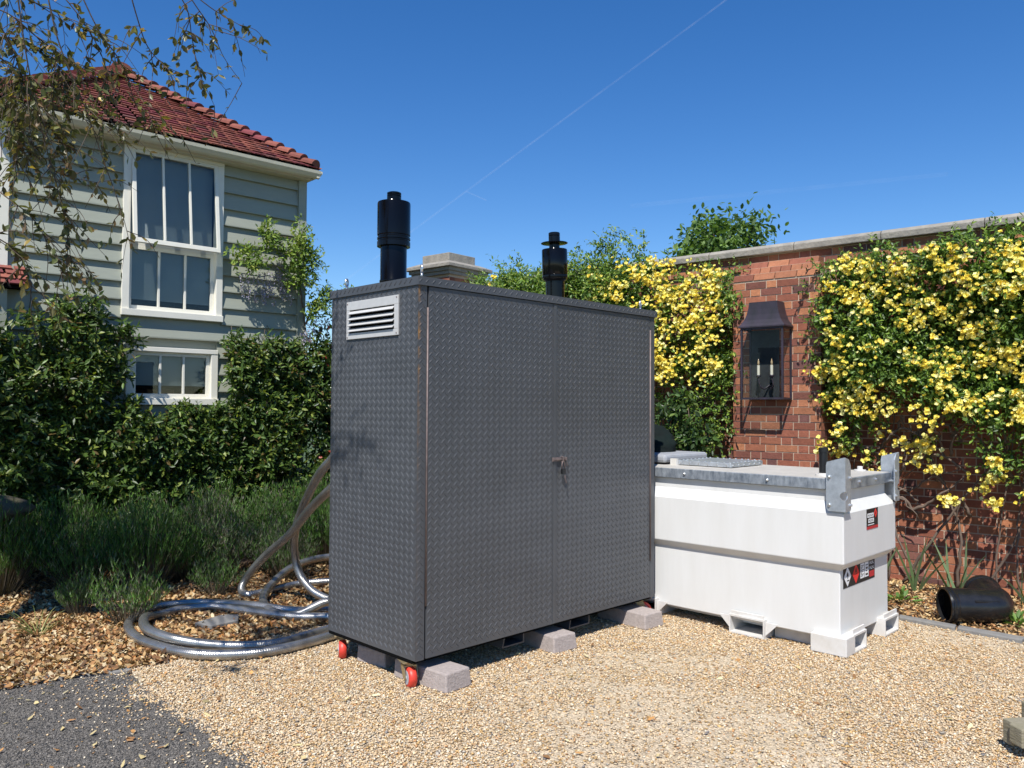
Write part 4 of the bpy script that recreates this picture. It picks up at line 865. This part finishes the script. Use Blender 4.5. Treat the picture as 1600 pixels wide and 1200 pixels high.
# climbing roses on the wall
RCOL = [(.095, .17, .028), (.16, .25, .04), (.06, .11, .022), (.27, .34, .05)]
def rose(name, label, clumps, stems, leafn, flowers, pal, pw):
    e, (A, Dr, bm, o, base) = climber(name, label, 'climbing rose', ww, clumps, leafn, (.026, .05), (.38, .5), pal, pw, M['leaf'], k=8, shootlen=(.1, .22), stems=stems, stemr=.013, out=(0, -1, .1))
    C = []; 
    for (x, y, z, r_, n) in flowers:
        q_ = np.stack([x+rng.normal(0, r_, n), y-np.abs(rng.normal(0, .03, n)), z+rng.normal(0, r_*.75, n)], 1); C.append(q_)
    C = np.concatenate(C); n = len(C); k = 7
    # each bloom: a rosette of seven cupped petals
    bl = rng.standard_normal((n, 3))*.45+np.array([0, -.8, .55]); bl /= np.linalg.norm(bl, axis=1, keepdims=True)
    u = np.cross(bl, np.array([0, 0, 1.])); u /= np.linalg.norm(u, axis=1, keepdims=True); w = np.cross(bl, u)
    an = (np.arange(k)*2*math.pi/k)[None]+rng.uniform(0, 6.28, (n, 1)); lift = np.where(np.arange(k) % 2, .9, .25)[None]+rng.uniform(-.15, .15, (n, k))
    D = u[:, None]*np.cos(an)[..., None]+w[:, None]*np.sin(an)[..., None]+bl[:, None]*lift[..., None]
    s = rng.uniform(.015, .027, n)[:, None]*np.ones((1, k)); P = np.repeat(C, k, 0); D = D.reshape(-1, 3); Nn = np.repeat(bl, k, 0)
    pc = palette(n, [(.82, .68, .13), (.85, .75, .23), (.78, .6, .09), (.87, .81, .42)], [4, 4, 2, 2], .08); pc = np.repeat(pc, k, 0)
    fo = leaves('blossoms', P@bm+o-base, D@bm, Nn@bm, s.ravel(), s.ravel()*1.0, pc, M['petal'], e, fold=.1, droop=-.1); fo['kind'] = 'stuff'
    return e
cl = []; fl = []
while len(cl) < 760:
    x = random.uniform(-2.5, .25); z = random.uniform(.55, 2.84-.06*math.sin(x*7))
    low = 1.3+.2*math.sin(x*3.1+1)+.12*math.sin(x*9)
    prob = 1 if z > low+.25 else max(0, .42*(1-(low+.25-z)/.8)*(.5+.5*math.sin(x*6.5+2)))
    if x < -2.3 and z < 1.9: prob *= .6
    if random.random() > prob: continue
    th = .3 if z > low else .16
    th += .09*math.sin(x*4+z*5)
    y = -random.uniform(.06, max(.1, th)); r_ = random.uniform(.07, .15); cl.append((x, y, z, r_, random.uniform(.6, 1.3)))
for _ in range(600):
    x = random.uniform(-2.5, .2); z = random.uniform(.7, 2.8); low = 1.2+.2*math.sin(x*3.1+1)
    pr = (1 if z > low+.25 else .2)*(.75+.25*math.sin(x*5+z*7))
    if random.random() < pr+.12: fl.append((x, -.43-.07*math.sin(x*4+z*5) if z > low else -.27, z, random.uniform(.025, .06), random.choice((4, 6, 9, 12, 16, 22))))
st = [[(x0, -.1, 0), (x0+a, -.14, .5), (x0+b, -.12, 1.1), (x0+c, -.1, 1.9)] for x0, a, b, c in [(-2.35, .03, .08, .1), (-2.25, -.02, -.1, -.1), (-2.1, .1, .26, .8), (-1.75, -.2, -.3, -.1), (-1.5, .05, -.15, -.4), (-1.2, .03, .1, .2), (-1.05, .0, .05, -.1), (-1.3, .25, .5, .9), (-.75, .02, -.05, .1), (-.6, -.2, -.5, -.8), (-1.9, .3, .7, 1.1), (-2.0, .02, .02, .1), (-.9, .2, .3, .2)]]
st += [[(x0, -.12, z0), (x0+dx*.5, -.2, z0+.15), (x0+dx, -.16, z0+dz)] for x0, z0, dx, dz in [(random.uniform(-2.4, -.5), random.uniform(.6, 1.5), random.uniform(-.5, .5), random.uniform(-.1, .35)) for _ in range(40)]]
rose('climbing_rose', 'yellow flowering climbing rose on the brick wall to the right of the lantern', cl, st, 105, fl, RCOL, [28, 28, 24, 8])
cl = []; fl = []
while len(cl) < 500:
    x = random.uniform(-6.75, -3.36); z = random.uniform(1.0, 3.35)
    top = 3.02+.08*math.sin(x*5)-(.14 if x > -4.2 else 0)-(.1 if x > -3.8 else 0); low = 1.85+.15*math.sin(x*4)
    if z > top or (z < low and random.random() > .3): continue
    y = -random.uniform(.06, .4+.1*math.sin(x*4)+(.05 if x < -4.3 else 0)); 
    if z > 2.95: y = -random.uniform(.0, .4)
    cl.append((x, y, z, random.uniform(.09, .18), random.uniform(.6, 1.3)))
for x, z in [(-6.6, 3.3), (-6.2, 3.3), (-6., 3.35), (-5.5, 3.32), (-5.1, 3.36), (-4.9, 3.42), (-4.75, 3.48), (-4.6, 3.52), (-4.45, 3.42), (-4.3, 3.3), (-5.3, 3.3)]:
    for dz in (0, .08, .16): cl.append((x+random.gauss(0, .05), -.25, z-.36+dz*.9, .09, .7))
for _ in range(290):
    x = random.uniform(-5.4, -3.4) if random.random() < .85 else random.uniform(-7, -5.2); z = random.uniform(1.75, 2.95)
    if x < -4.5 and random.random() < .85: continue
    fl.append((x, -.55-.1*math.sin(x*4), z, random.uniform(.028, .065), random.choice((5, 8, 11, 15, 20))))
for _ in range(110): x = random.uniform(-6.5, -4.35); cl.append((x, -random.uniform(.1, .5), random.uniform(2.6, 2.98)+.05*math.sin(x*6), .13, 1.1))
st = [[(x0, -.1, 0), (x0+a, -.14, .8), (x0+b, -.12, 1.6), (x0+c, -.1, 2.4)] for x0, a, b, c in [(-3.6, .02, .1, .1), (-3.9, -.1, .05, .2), (-4.3, .1, .1, .3), (-5., .1, .0, -.3), (-6, .1, .1, .2), (-4.1, .1, .26, .8)]]
st += [[(x0, -.12, z0), (x0+dx*.5, -.2, z0+.15), (x0+dx, -.16, z0+dz)] for x0, z0, dx, dz in [(random.uniform(-4.5, -3.4), random.uniform(1.1, 1.8), random.uniform(-.5, .5), random.uniform(-.1, .35)) for _ in range(14)]]
rose('climbing_rose', 'climbing rose spilling over the wall top behind the cabinet, greener than the other rose', cl, st, 110, fl, [(.1, .18, .03), (.17, .26, .04), (.055, .11, .024), (.27, .33, .055)], [26, 28, 16, 16])
# camellia-like shrub left of the pier
cl = []
for _ in range(90):
    a, b = random.uniform(-.34, .3), random.uniform(0, 1.72)
    if abs(a) > .34*(1-(max(0, b-1.1)/.62)**2)+.02: continue
    cl.append((-3.72+a, -.55-random.uniform(-.1, .22), b, .12, 1))
climber('evergreen_shrub', 'rounded glossy evergreen bush growing against the wall left of the lantern pier', 'shrub', ww, cl, 64, (.045, .075), (.42, .55), [(.04, .08, .022), (.065, .12, .03), (.03, .055, .016), (.12, .17, .045)], [30, 24, 18, 8], M['leaf'], k=8, shootlen=(.08, .16), stems=[[(-3.7, -.5, 0), (-3.72, -.5, .7), (-3.7, -.5, 1.5)], [(-3.7, -.5, 0), (-3.5, -.5, .7), (-3.45, -.5, 1.3)]])

# ---------------------------------------------------------------- blades: lavender, iris, weeds
def blades(name, B, T, w, cols, m, parent=None, seg=3, bend=None):
    """narrow tapering blades from B to T with a sideways bend"""
    n = len(B); d = T-B; L = np.linalg.norm(d, axis=1, keepdims=True); h = np.cross(d, rdir(n)); h /= np.linalg.norm(h, axis=1, keepdims=True)
    bend = np.zeros((n, 3)) if bend is None else bend
    t = np.linspace(0, 1, seg+1); vs_ = []
    for q_ in t:
        c = B+d*q_+bend*(q_*q_-q_); ww_ = (w*(1-q_**2.2)*.5+.0004)[:, None]; vs_ += [c-h*ww_, c+h*ww_]
    v = np.stack(vs_, 1).reshape(-1, 3); k = 2*(seg+1)
    f = np.concatenate([(np.arange(n)*k)[:, None]+np.array([2*i, 2*i+1, 2*i+3, 2*i+2])[None] for i in range(seg)])
    return np_mesh(name, v, f, m, parent, np.tile(cols, (seg, 1)))
LVC = [(.06, .135, .02), (.1, .195, .035), (.042, .1, .018), (.15, .19, .1), (.17, .15, .11)]
def lavender(h, r_, n, pw, dens=1.):
    """one clump: woody stems carrying whorls of narrow leaves"""
    e = empty('lavender_bush', (0, 0, 0))
    ns = n; a = rng.uniform(0, 6.28, ns); rr = r_*np.sqrt(rng.random(ns)); hh = h*(1-.45*(rr/r_)**2)*rng.uniform(.75, 1.1, ns)
    top = np.stack([rr*np.cos(a)*1.05, rr*np.sin(a)*1.05, hh], 1); bot = np.stack([rr*np.cos(a)*.25, rr*np.sin(a)*.25, np.zeros(ns)], 1)
    blades('stems', bot, top, np.full(ns, .004), palette(ns, [(.1, .08, .05), (.14, .11, .08)], [1, 1]), M['softleaf'], e, 2)
    k = 15; t = rng.uniform(.45, 1, (ns, k)); P = (bot[:, None]+(top-bot)[:, None]*t[..., None]).reshape(-1, 3); D = rdir(ns*k)*.6+np.array([0, 0, .9])+np.repeat(top-bot, k, 0)*.5
    Ln = rng.uniform(.025, .055, ns*k); T = P+D/np.linalg.norm(D, axis=1, keepdims=True)*Ln[:, None]
    c = palette(ns*k, LVC, pw, .25)
    blades('foliage', P, T, np.full(ns*k, .0055), c, M['softleaf'], e, 2)
    return e
protos = [lavender(.66, .42, 330, [30, 24, 26, 6, 4]), lavender(.58, .4, 330, [24, 30, 16, 12, 6]), lavender(.52, .36, 280, [10, 16, 10, 26, 22])]
spots = [(-4.0, 6.35, 0, 1.1), (-3.45, 6.55, 1, 1.0), (-2.95, 6.6, 0, 1.0), (-4.6, 7.1, 0, 1.15), (-3.9, 7.15, 0, 1.1), (-3.3, 7.25, 1, 1.05), (-2.6, 7.15, 2, 1.05), (-2.15, 7.35, 2, 1.0), (-1.75, 7.75, 1, 1.1), (-4.3, 7.75, 0, 1.1), (-3.6, 7.9, 1, 1.15), (-2.95, 7.95, 2, 1.15), (-2.4, 8.1, 1, 1.15), (-1.9, 8.5, 0, 1.15), (-1.35, 8.3, 1, 1.1), (-3.1, 8.55, 1, 1.1), (-2.5, 8.8, 0, 1.1), (-1.4, 7.6, 1, .9), (-4.9, 6.5, 0, 1.1), (-2.75, 6.9, 1, .8), (-1.95, 7.0, 2, .8)]
LVL = ['dark green lavender bush at the front of the shaded bed, by the mossy staddle stone', 'front row lavender bush behind the small sunlit tuft', 'front lavender bush at the end of the row nearest the silver hose loop', 'lavender bush just behind the mossy staddle stone', 'green lavender bush in the middle row at the left of the bed', 'middle row lavender bush, mid green and rounded', 'grey brown lavender bush in the middle of the bed', 'greyish twiggy lavender bush behind the slanting hose', 'green lavender bush behind the crossing of the two hoses', 'lavender bush against the climber at the left of the bed', 'lavender bush against the climber below the left window edge', 'grey flecked lavender bush at the back below the lower window', 'lavender bush at the back below the right window edge', 'dark lavender bush at the back near the house corner', 'bright green lavender bush beside the tall hose bend', 'back lavender bush half hidden under the window', 'back lavender bush half hidden under the right window jamb', 'small green lavender bush just left of the cabinet edge', 'leftmost lavender bush cut by the edge of the photo', 'low lavender bush between the front and middle rows', 'low grey lavender bush beside the coiled hoses']
used = set()
for (x, y, k, s), lb in zip(spots, LVL):
    o = protos[k] if k not in used else copy_tree(protos[k]); used.add(k)
    o.location = (x, y, 0); o.rotation_euler = (0, 0, random.uniform(0, 6.28)); o.scale = (s, s, s*random.uniform(.9, 1.1)); tag(o, lb, 'lavender', 'lavender bushes in the bed before the house')
sm = lavender(.42, .27, 120, [6, 24, 4, 20, 6]); sm.location = (-2.62, 5.55, 0); tag(sm, 'small sunlit lavender tuft on the mulch at the left end of the hose loop', 'lavender')
s2 = copy_tree(sm); s2.location = (-2.3, 6.35, 0); s2.scale = (.8, .8, .8); s2.rotation_euler = (0, 0, 2); tag(s2, 'small green lavender tuft between the big bushes and the hose loop', 'lavender')
s3 = copy_tree(sm); s3.location = (-3.05, 5.75, 0); s3.scale = (.6, .6, .8); s3.rotation_euler = (0, 0, 4); tag(s3, 'thin lavender sprig left of the sunlit tuft', 'lavender')
n = 26; a = rng.uniform(0, 6.28, n); B = np.stack([.02*np.cos(a), .02*np.sin(a), np.zeros(n)], 1); T = B+np.stack([np.cos(a)*.2, np.sin(a)*.2, rng.uniform(.05, .2, n)], 1)
gt_ = empty('grass_tuft', (-3.05, 5.25, 0), 0, 'pale tuft of grass on the mulch left of the lavender', 'grass'); blades('grass_blades', B, T, np.full(n, .005), palette(n, [(.25, .26, .1), (.16, .2, .06)], [1, 1]), M['softleaf'], gt_, 4, bend=np.tile([0, 0, -.12], (n, 1)))
def iris(x, y, n, h, label, w=.022):
    e = empty('iris_plant', tuple(ww(x, y, 0)), WA, label, 'iris', 'iris plants at the foot of the brick wall'); a = rng.uniform(0, 6.28, n)
    B = np.stack([rng.normal(0, .05, n), rng.normal(0, .03, n), np.zeros(n)], 1); T = B+np.stack([np.cos(a)*h*.5, np.sin(a)*h*.3-.05, h*rng.uniform(.5, 1, n)], 1)
    blades('leaf_blades', B, T, np.full(n, w), palette(n, [(.13, .19, .09), (.16, .23, .12), (.1, .16, .06)], [1, 1, 1]), M['softleaf'], e, 5, bend=np.tile([0, 0, -.25*h], (n, 1))*rng.uniform(.2, 1.6, (n, 1))); return e
iris(-2.0, -.5, 12, .42, 'arching iris plant on the mulch just right of the white tank'); iris(-1.75, -.35, 8, .5, 'tall iris plant between the tank and the black elbow pipe'); iris(-1.45, -.3, 7, .5, 'upright iris blades right behind the black elbow pipe'); iris(-.95, -.35, 8, .4, 'iris plant to the right of the black elbow pipe')
def weed(x, y, r_, n, label):
    e = empty('weed', (x, y, 0), 0, label, 'weed'); d = rdir(n); d[:, 2] = np.abs(d[:, 2])*.6+.15; P = d*r_*rng.uniform(.2, .8, (n, 1)); L = rng.uniform(.04, .08, n)
    leaves('foliage', P, d, np.array([0, 0, 1.])+.4*rdir(n), L, L*.5, palette(n, [(.1, .19, .04), (.14, .23, .05)], [1, 1]), M['softleaf'], e)
weed(3.5, 5.62, .13, 40, 'leafy green weed growing under the black elbow pipe'); weed(3.02, 6.3, .15, 30, 'low green weed on the mulch left of the black elbow pipe')
# ---------------------------------------------------------------- elbow pipe on the ground
EP = empty('elbow_pipe', (3.09, 5.69, .128), 0, 'black plastic elbow pipe lying on the mulch by the edging stones', 'pipe')
d0 = np.array([.97, -.06, 0]); d1 = np.array([.25, .95, .12]); r = .118
A = np.array([0., 0, 0]); Bp = d0*.3; pth = [A, A+d0*.1, A+d0*.19]+[Bp+d0*.0+(-d0*.1)*(1-t)**2+d1*.1*t**2+np.array([.045, -.015, 0])*2*t*(1-t) for t in np.linspace(0.05, 1, 9)]+[Bp+d1*.16, Bp+d1*.28]
mb = MB(); mb.tube(pth, r, 32); ep = mb.build('pipe_body', M['pipe'], EP, True, auto=50)
bm_ = ep.data
MB().lathe(A-d0*.055, [(r-.008, .05), (r-.008, 0), (r+.006, 0), (r+.008, .012), (r+.001, .02), (r+.001, .028), (r+.008, .036), (r+.008, .05), (r+.001, .06)], 32, tuple(d0), False, False).build('socket_rim', M['pipe'], EP, True, auto=40)
MB().lathe(A-d0*.001, [(r-.008, -.005), (r-.009, -.001)], 32, tuple(d0), False, True).build('bore', M['darkgap'], EP)
MB().lathe(Bp+d1*.26, [(r+.001, 0), (r+.008, .01), (r+.008, .04), (r-.006, .041)], 32, tuple(d1)).build('socket_rim', M['pipe'], EP, True, auto=40)
mb = MB(); mb.box(.1, -.12, .045, .27, -.1, .06); mb.build('moulded_rib', M['pipe'], EP, bev=.004)
# ---------------------------------------------------------------- edging stones
def edging(pts, label, top=.03):
    mb = MB(); mb.prism([(x, y, -.01) for x, y in pts], (0, 0, .01+top)); return tag(mb.build('edging_stone', M['slate'], bev=.008), label, 'edging stone')
edging([(2.79, 5.83), (3.05, 5.56), (3.0, 5.49), (2.75, 5.76)], 'flat grey edging stone next to the white tank foot'); edging([(3.06, 5.55), (3.34, 5.27), (3.27, 5.2), (3.01, 5.48)], 'flat grey edging stone in front of the black elbow pipe'); edging([(3.35, 5.26), (3.75, 4.86), (3.68, 4.79), (3.28, 5.19)], 'flat grey edging stone at the right edge of the photo')
edging([(-2.13, 4.58), (-2.42, 4.44), (-2.46, 4.55), (-2.18, 4.7)], 'grey edging slab between the asphalt tip and the mulch', .013); edging([(-2.43, 4.43), (-2.85, 4.09), (-2.93, 4.2), (-2.48, 4.55)], 'grey edging slab along the asphalt at the left edge of the photo', .013)
# staddle stone
SS = empty('staddle_stone', (-4.25, 6.45, 0), 0, 'mossy mushroom shaped staddle stone in shade at the left edge', 'staddle stone')
MB().lathe((0, 0, 0), [(.2, 0), (.17, .2), (.13, .5), (.12, .56)], 16).build('stem', M['moss'], SS, True, auto=60)
MB().lathe((0, 0, .56), [(.12, 0), (.3, .02), (.39, .07), (.4, .1), (.34, .15), (.22, .19), (.08, .21)], 24).build('cap', M['moss'], SS, True)
# timber foot lower right: a hollow-ended baulk
TB = empty('timber_frame', (2.57, 3.52, 0), R(8), 'weathered timber frame foot cut off at the lower right edge', 'timber')
mb = MB(); mb.prism([(-.4, 0, .14), (-.4, 0, .06), (-.24, 0, .05), (-.24, 0, .008), (.3, 0, .008), (.3, 0, .15), (-.35, 0, .15)], (0, .075, 0)); o_ = mb.build('front_rail', M['timber'], TB, bev=.005); orient(o_)
MB().box(-.385, .0755, .04, -.26, .13, .142).build('cross_rail', M['timber'], TB, bev=.005)
MB().box(-.22, .1, .1, .3, .22, .18).build('upper_block', M['timber'], TB, bev=.008)

# ---------------------------------------------------------------- overhanging evergreen oak (trunk out of frame, left)
TR = empty('evergreen_oak', (-4.3, 2.9, 0), 0, 'overhanging evergreen oak with olive brown leaves across the upper left corner', 'tree'); tb = np.array([-4.3, 2.9, 0])
sprays = [([(190, -60), (215, 30), (232, 75), (262, 105), (300, 120)], 3.3, 9), ([(250, -80), (300, 0), (330, 45), (350, 90), (378, 130)], 3.5, 7), ([(210, -70), (285, 0), (300, 60), (310, 110), (335, 165)], 3.4, 9), ([(240, -60), (320, 5), (350, 25), (385, 45)], 3.6, 6),
          ([(60, -80), (90, 60), (130, 160), (165, 260), (190, 330), (205, 390)], 3.1, 9), ([(20, -60), (40, 80), (60, 180), (80, 260), (100, 330), (110, 400)], 3.0, 12), ([(100, -70), (150, 40), (190, 100), (215, 170), (240, 190)], 3.2, 12), ([(-90, 20), (0, 90), (60, 130), (120, 170), (180, 200)], 3.1, 16),
          ([(-90, 130), (-10, 200), (40, 230), (90, 270), (150, 285)], 3.2, 13), ([(-80, 230), (0, 300), (50, 340), (80, 390), (100, 430)], 3.1, 9), ([(-80, 340), (10, 380), (40, 420), (50, 470)], 3.0, 6), ([(-60, -40), (0, 40), (30, 110), (30, 200), (20, 300)], 2.9, 15), ([(30, -80), (120, 20), (160, 90), (170, 150)], 3.3, 12), ([(-90, 60), (20, 60), (80, 90), (110, 140)], 3.4, 15),
          ([(-60, -80), (30, -10), (90, 20), (140, 50)], 3.1, 14), ([(-60, 0), (10, 20), (60, 60), (100, 90), (150, 110)], 3.0, 14), ([(-80, -20), (-10, 100), (20, 180), (60, 240)], 3.2, 13), ([(-50, 100), (30, 140), (70, 190), (110, 230)], 3.3, 11)]
mb = MB(); LP, LD = [], []
def twigs(path, k, r_, ln=.22, lv=7, down=.35):
    pts = spline(path, 6); mb.tube([p-tb for p in pts], r_, 5, r_*.35)
    for _ in range(k):
        i = random.randrange(len(pts)//4, len(pts)); p = pts[i]; d = np.array(pts[min(i+1, len(pts)-1)])-np.array(pts[max(i-1, 0)]); d = d/(np.linalg.norm(d)+1e-6)
        d = d*.6+rdir(1)[0]*.8+np.array([0, 0, -down]); d /= np.linalg.norm(d); L = ln*random.uniform(.4, 1.2)
        tp = spline([p, p+d*L*.5+rng.normal(0, .012, 3), p+d*L+np.array([0, 0, -.04])], 4); mb.tube([q_-tb for q_ in tp], .0022, 4, .0009)
        for _ in range(lv):
            j = random.randrange(1, len(tp)); LP.append(np.array(tp[j])-tb); LD.append(d*.4+rdir(1)[0]*.8+np.array([0, 0, -.35]))
    for _ in range(k*2):
        i = random.randrange(len(pts)//3, len(pts)); LP.append(np.array(pts[i])-tb); LD.append(rdir(1)[0]+np.array([0, 0, -.3]))
for px, Y, k in sprays:
    path = [at(a, b, Y+.1*i) for i, (a, b) in enumerate(px)]; twigs(path, int(k*(2.2 if px[-1][0] < 130 else 1.15)), .0032, lv=6)
    mb.tube([q_-tb for q_ in spline([(-4.2, 2.9, 4.2), (path[0]+np.array([-3.6, 2.9, 4.6]))*.5+np.array([0, 0, .3]), path[0]], 6)], .02, 6, .0044)
trunk = MB(); trunk.tube([(0, 0, 0), (.05, .03, .8), (.02, .08, 1.8), (.1, 0, 2.9), (.1, 0, 4.2), (.3, .3, 5.6)], .17, 14, .06)
crown = [(random.uniform(-5.6, -2.3), random.uniform(2.9, 5.0), random.uniform(4.35, 5.6)) for _ in range(66)]
crown = [c for c in crown if c[2] > 1.5+c[1]*.56+.25]
for c in crown:
    trunk.tube([p-np.array(tb) for p in spline([(-4.2, 2.95, 4.0), (np.array(c)+np.array([-4.2, 2.95, 4.6]))/2+np.array([0, 0, .2]), c], 5)], .035, 6, .008)
    for _ in range(5): 
        a_ = np.array(c)+rng.normal(0, .22, 3)*[1.2, 1.2, .6]; twigs([np.array(c), (np.array(c)+a_)/2+rng.normal(0, .05, 3), a_], 4, .006, .2, 6, .1)
# thin branch whose shade falls on the cabinet end
for path in ([(-2.2, 2.9, 4.6), (-1.85, 2.75, 4.5), (-1.55, 2.6, 4.4), (-1.35, 2.45, 4.3)], [(-2.0, 2.6, 4.6), (-1.7, 2.45, 4.6), (-1.45, 2.3, 4.6)]): twigs(path, 9, .012, .25, 6)
trunk.build('trunk', M['bark'], TR, True); mb.build('twigs', M['bark'], TR, True)
LP = np.array(LP); LD = np.array(LD); n = len(LP); L = rng.uniform(.026, .046, n)
leaves('crown', LP, LD, np.array([0, 0, 1.])+.8*rdir(n), L, L*rng.uniform(.4, .56, n), palette(n, [(.12, .12, .04), (.17, .15, .06), (.075, .088, .028), (.2, .13, .07), (.36, .26, .06)], [26, 22, 20, 12, 4], .25), M['leaf'], TR)

# ---------------------------------------------------------------- tree beyond the wall
BT = empty('broadleaf_tree', (5.4, 20, 0), 0, 'leafy green tree rising beyond the garden wall', 'tree')
trunk = MB(); trunk.tube([(0, 0, 0), (.05, 0, 1.5), (0, .05, 3.2)], .2, 10, .13); P_, D_ = [], []
cs = []
for _ in range(44):
    d = rdir(1)[0]; d[2] = abs(d[2]); p = np.array([0, 0, 4.4])+d*np.array([1.75, 1.5, 1.75])*random.uniform(.55, 1.05); cs.append(p)
for p in cs:
    trunk.tube(spline([(0, .05, 3.1), p*np.array([.5, .5, 1])*np.array([1, 1, .85]), p], 4), .05, 5, .012)
    n = 150; q_ = p+rng.normal(0, 1, (n, 3))*np.array([.27, .27, .22]); P_.append(q_); D_.append(rdir(n)+np.array([0, 0, -.2]))
trunk.build('trunk', M['bark'], BT, True); P_ = np.concatenate(P_); D_ = np.concatenate(D_); n = len(P_); L = rng.uniform(.1, .19, n)
leaves('crown', P_, D_, np.array([0, 0, 1.])+.7*rdir(n), L, L*.55, palette(n, [(.1, .17, .045), (.14, .22, .055), (.065, .115, .035)], [2, 2, 1], .2), M['softleaf'], BT)

# ---------------------------------------------------------------- contrails
def contrail(a, b, r_, al, label):
    A, B = at(*a, 6000), at(*b, 6000); e = [A+(B-A)*t for t in np.linspace(0, 1, 24)]
    mb = MB(); mb.tube([p-A for p in e], r_, 10); o = mb.build('contrail', contrail_mat(al), None, True); o.location = tuple(A); return tag(o, label, 'contrail')
contrail((1145, -8), (530, 445), 7, .035, 'long thin aircraft contrail running diagonally down across the blue sky'); contrail((728, 299), (760, 313), 5, .04, 'very short contrail crossing the long one above the left flue'); contrail((985, 322), (1480, 272), 16, .014, 'faint wide contrail low in the sky above the green tree')
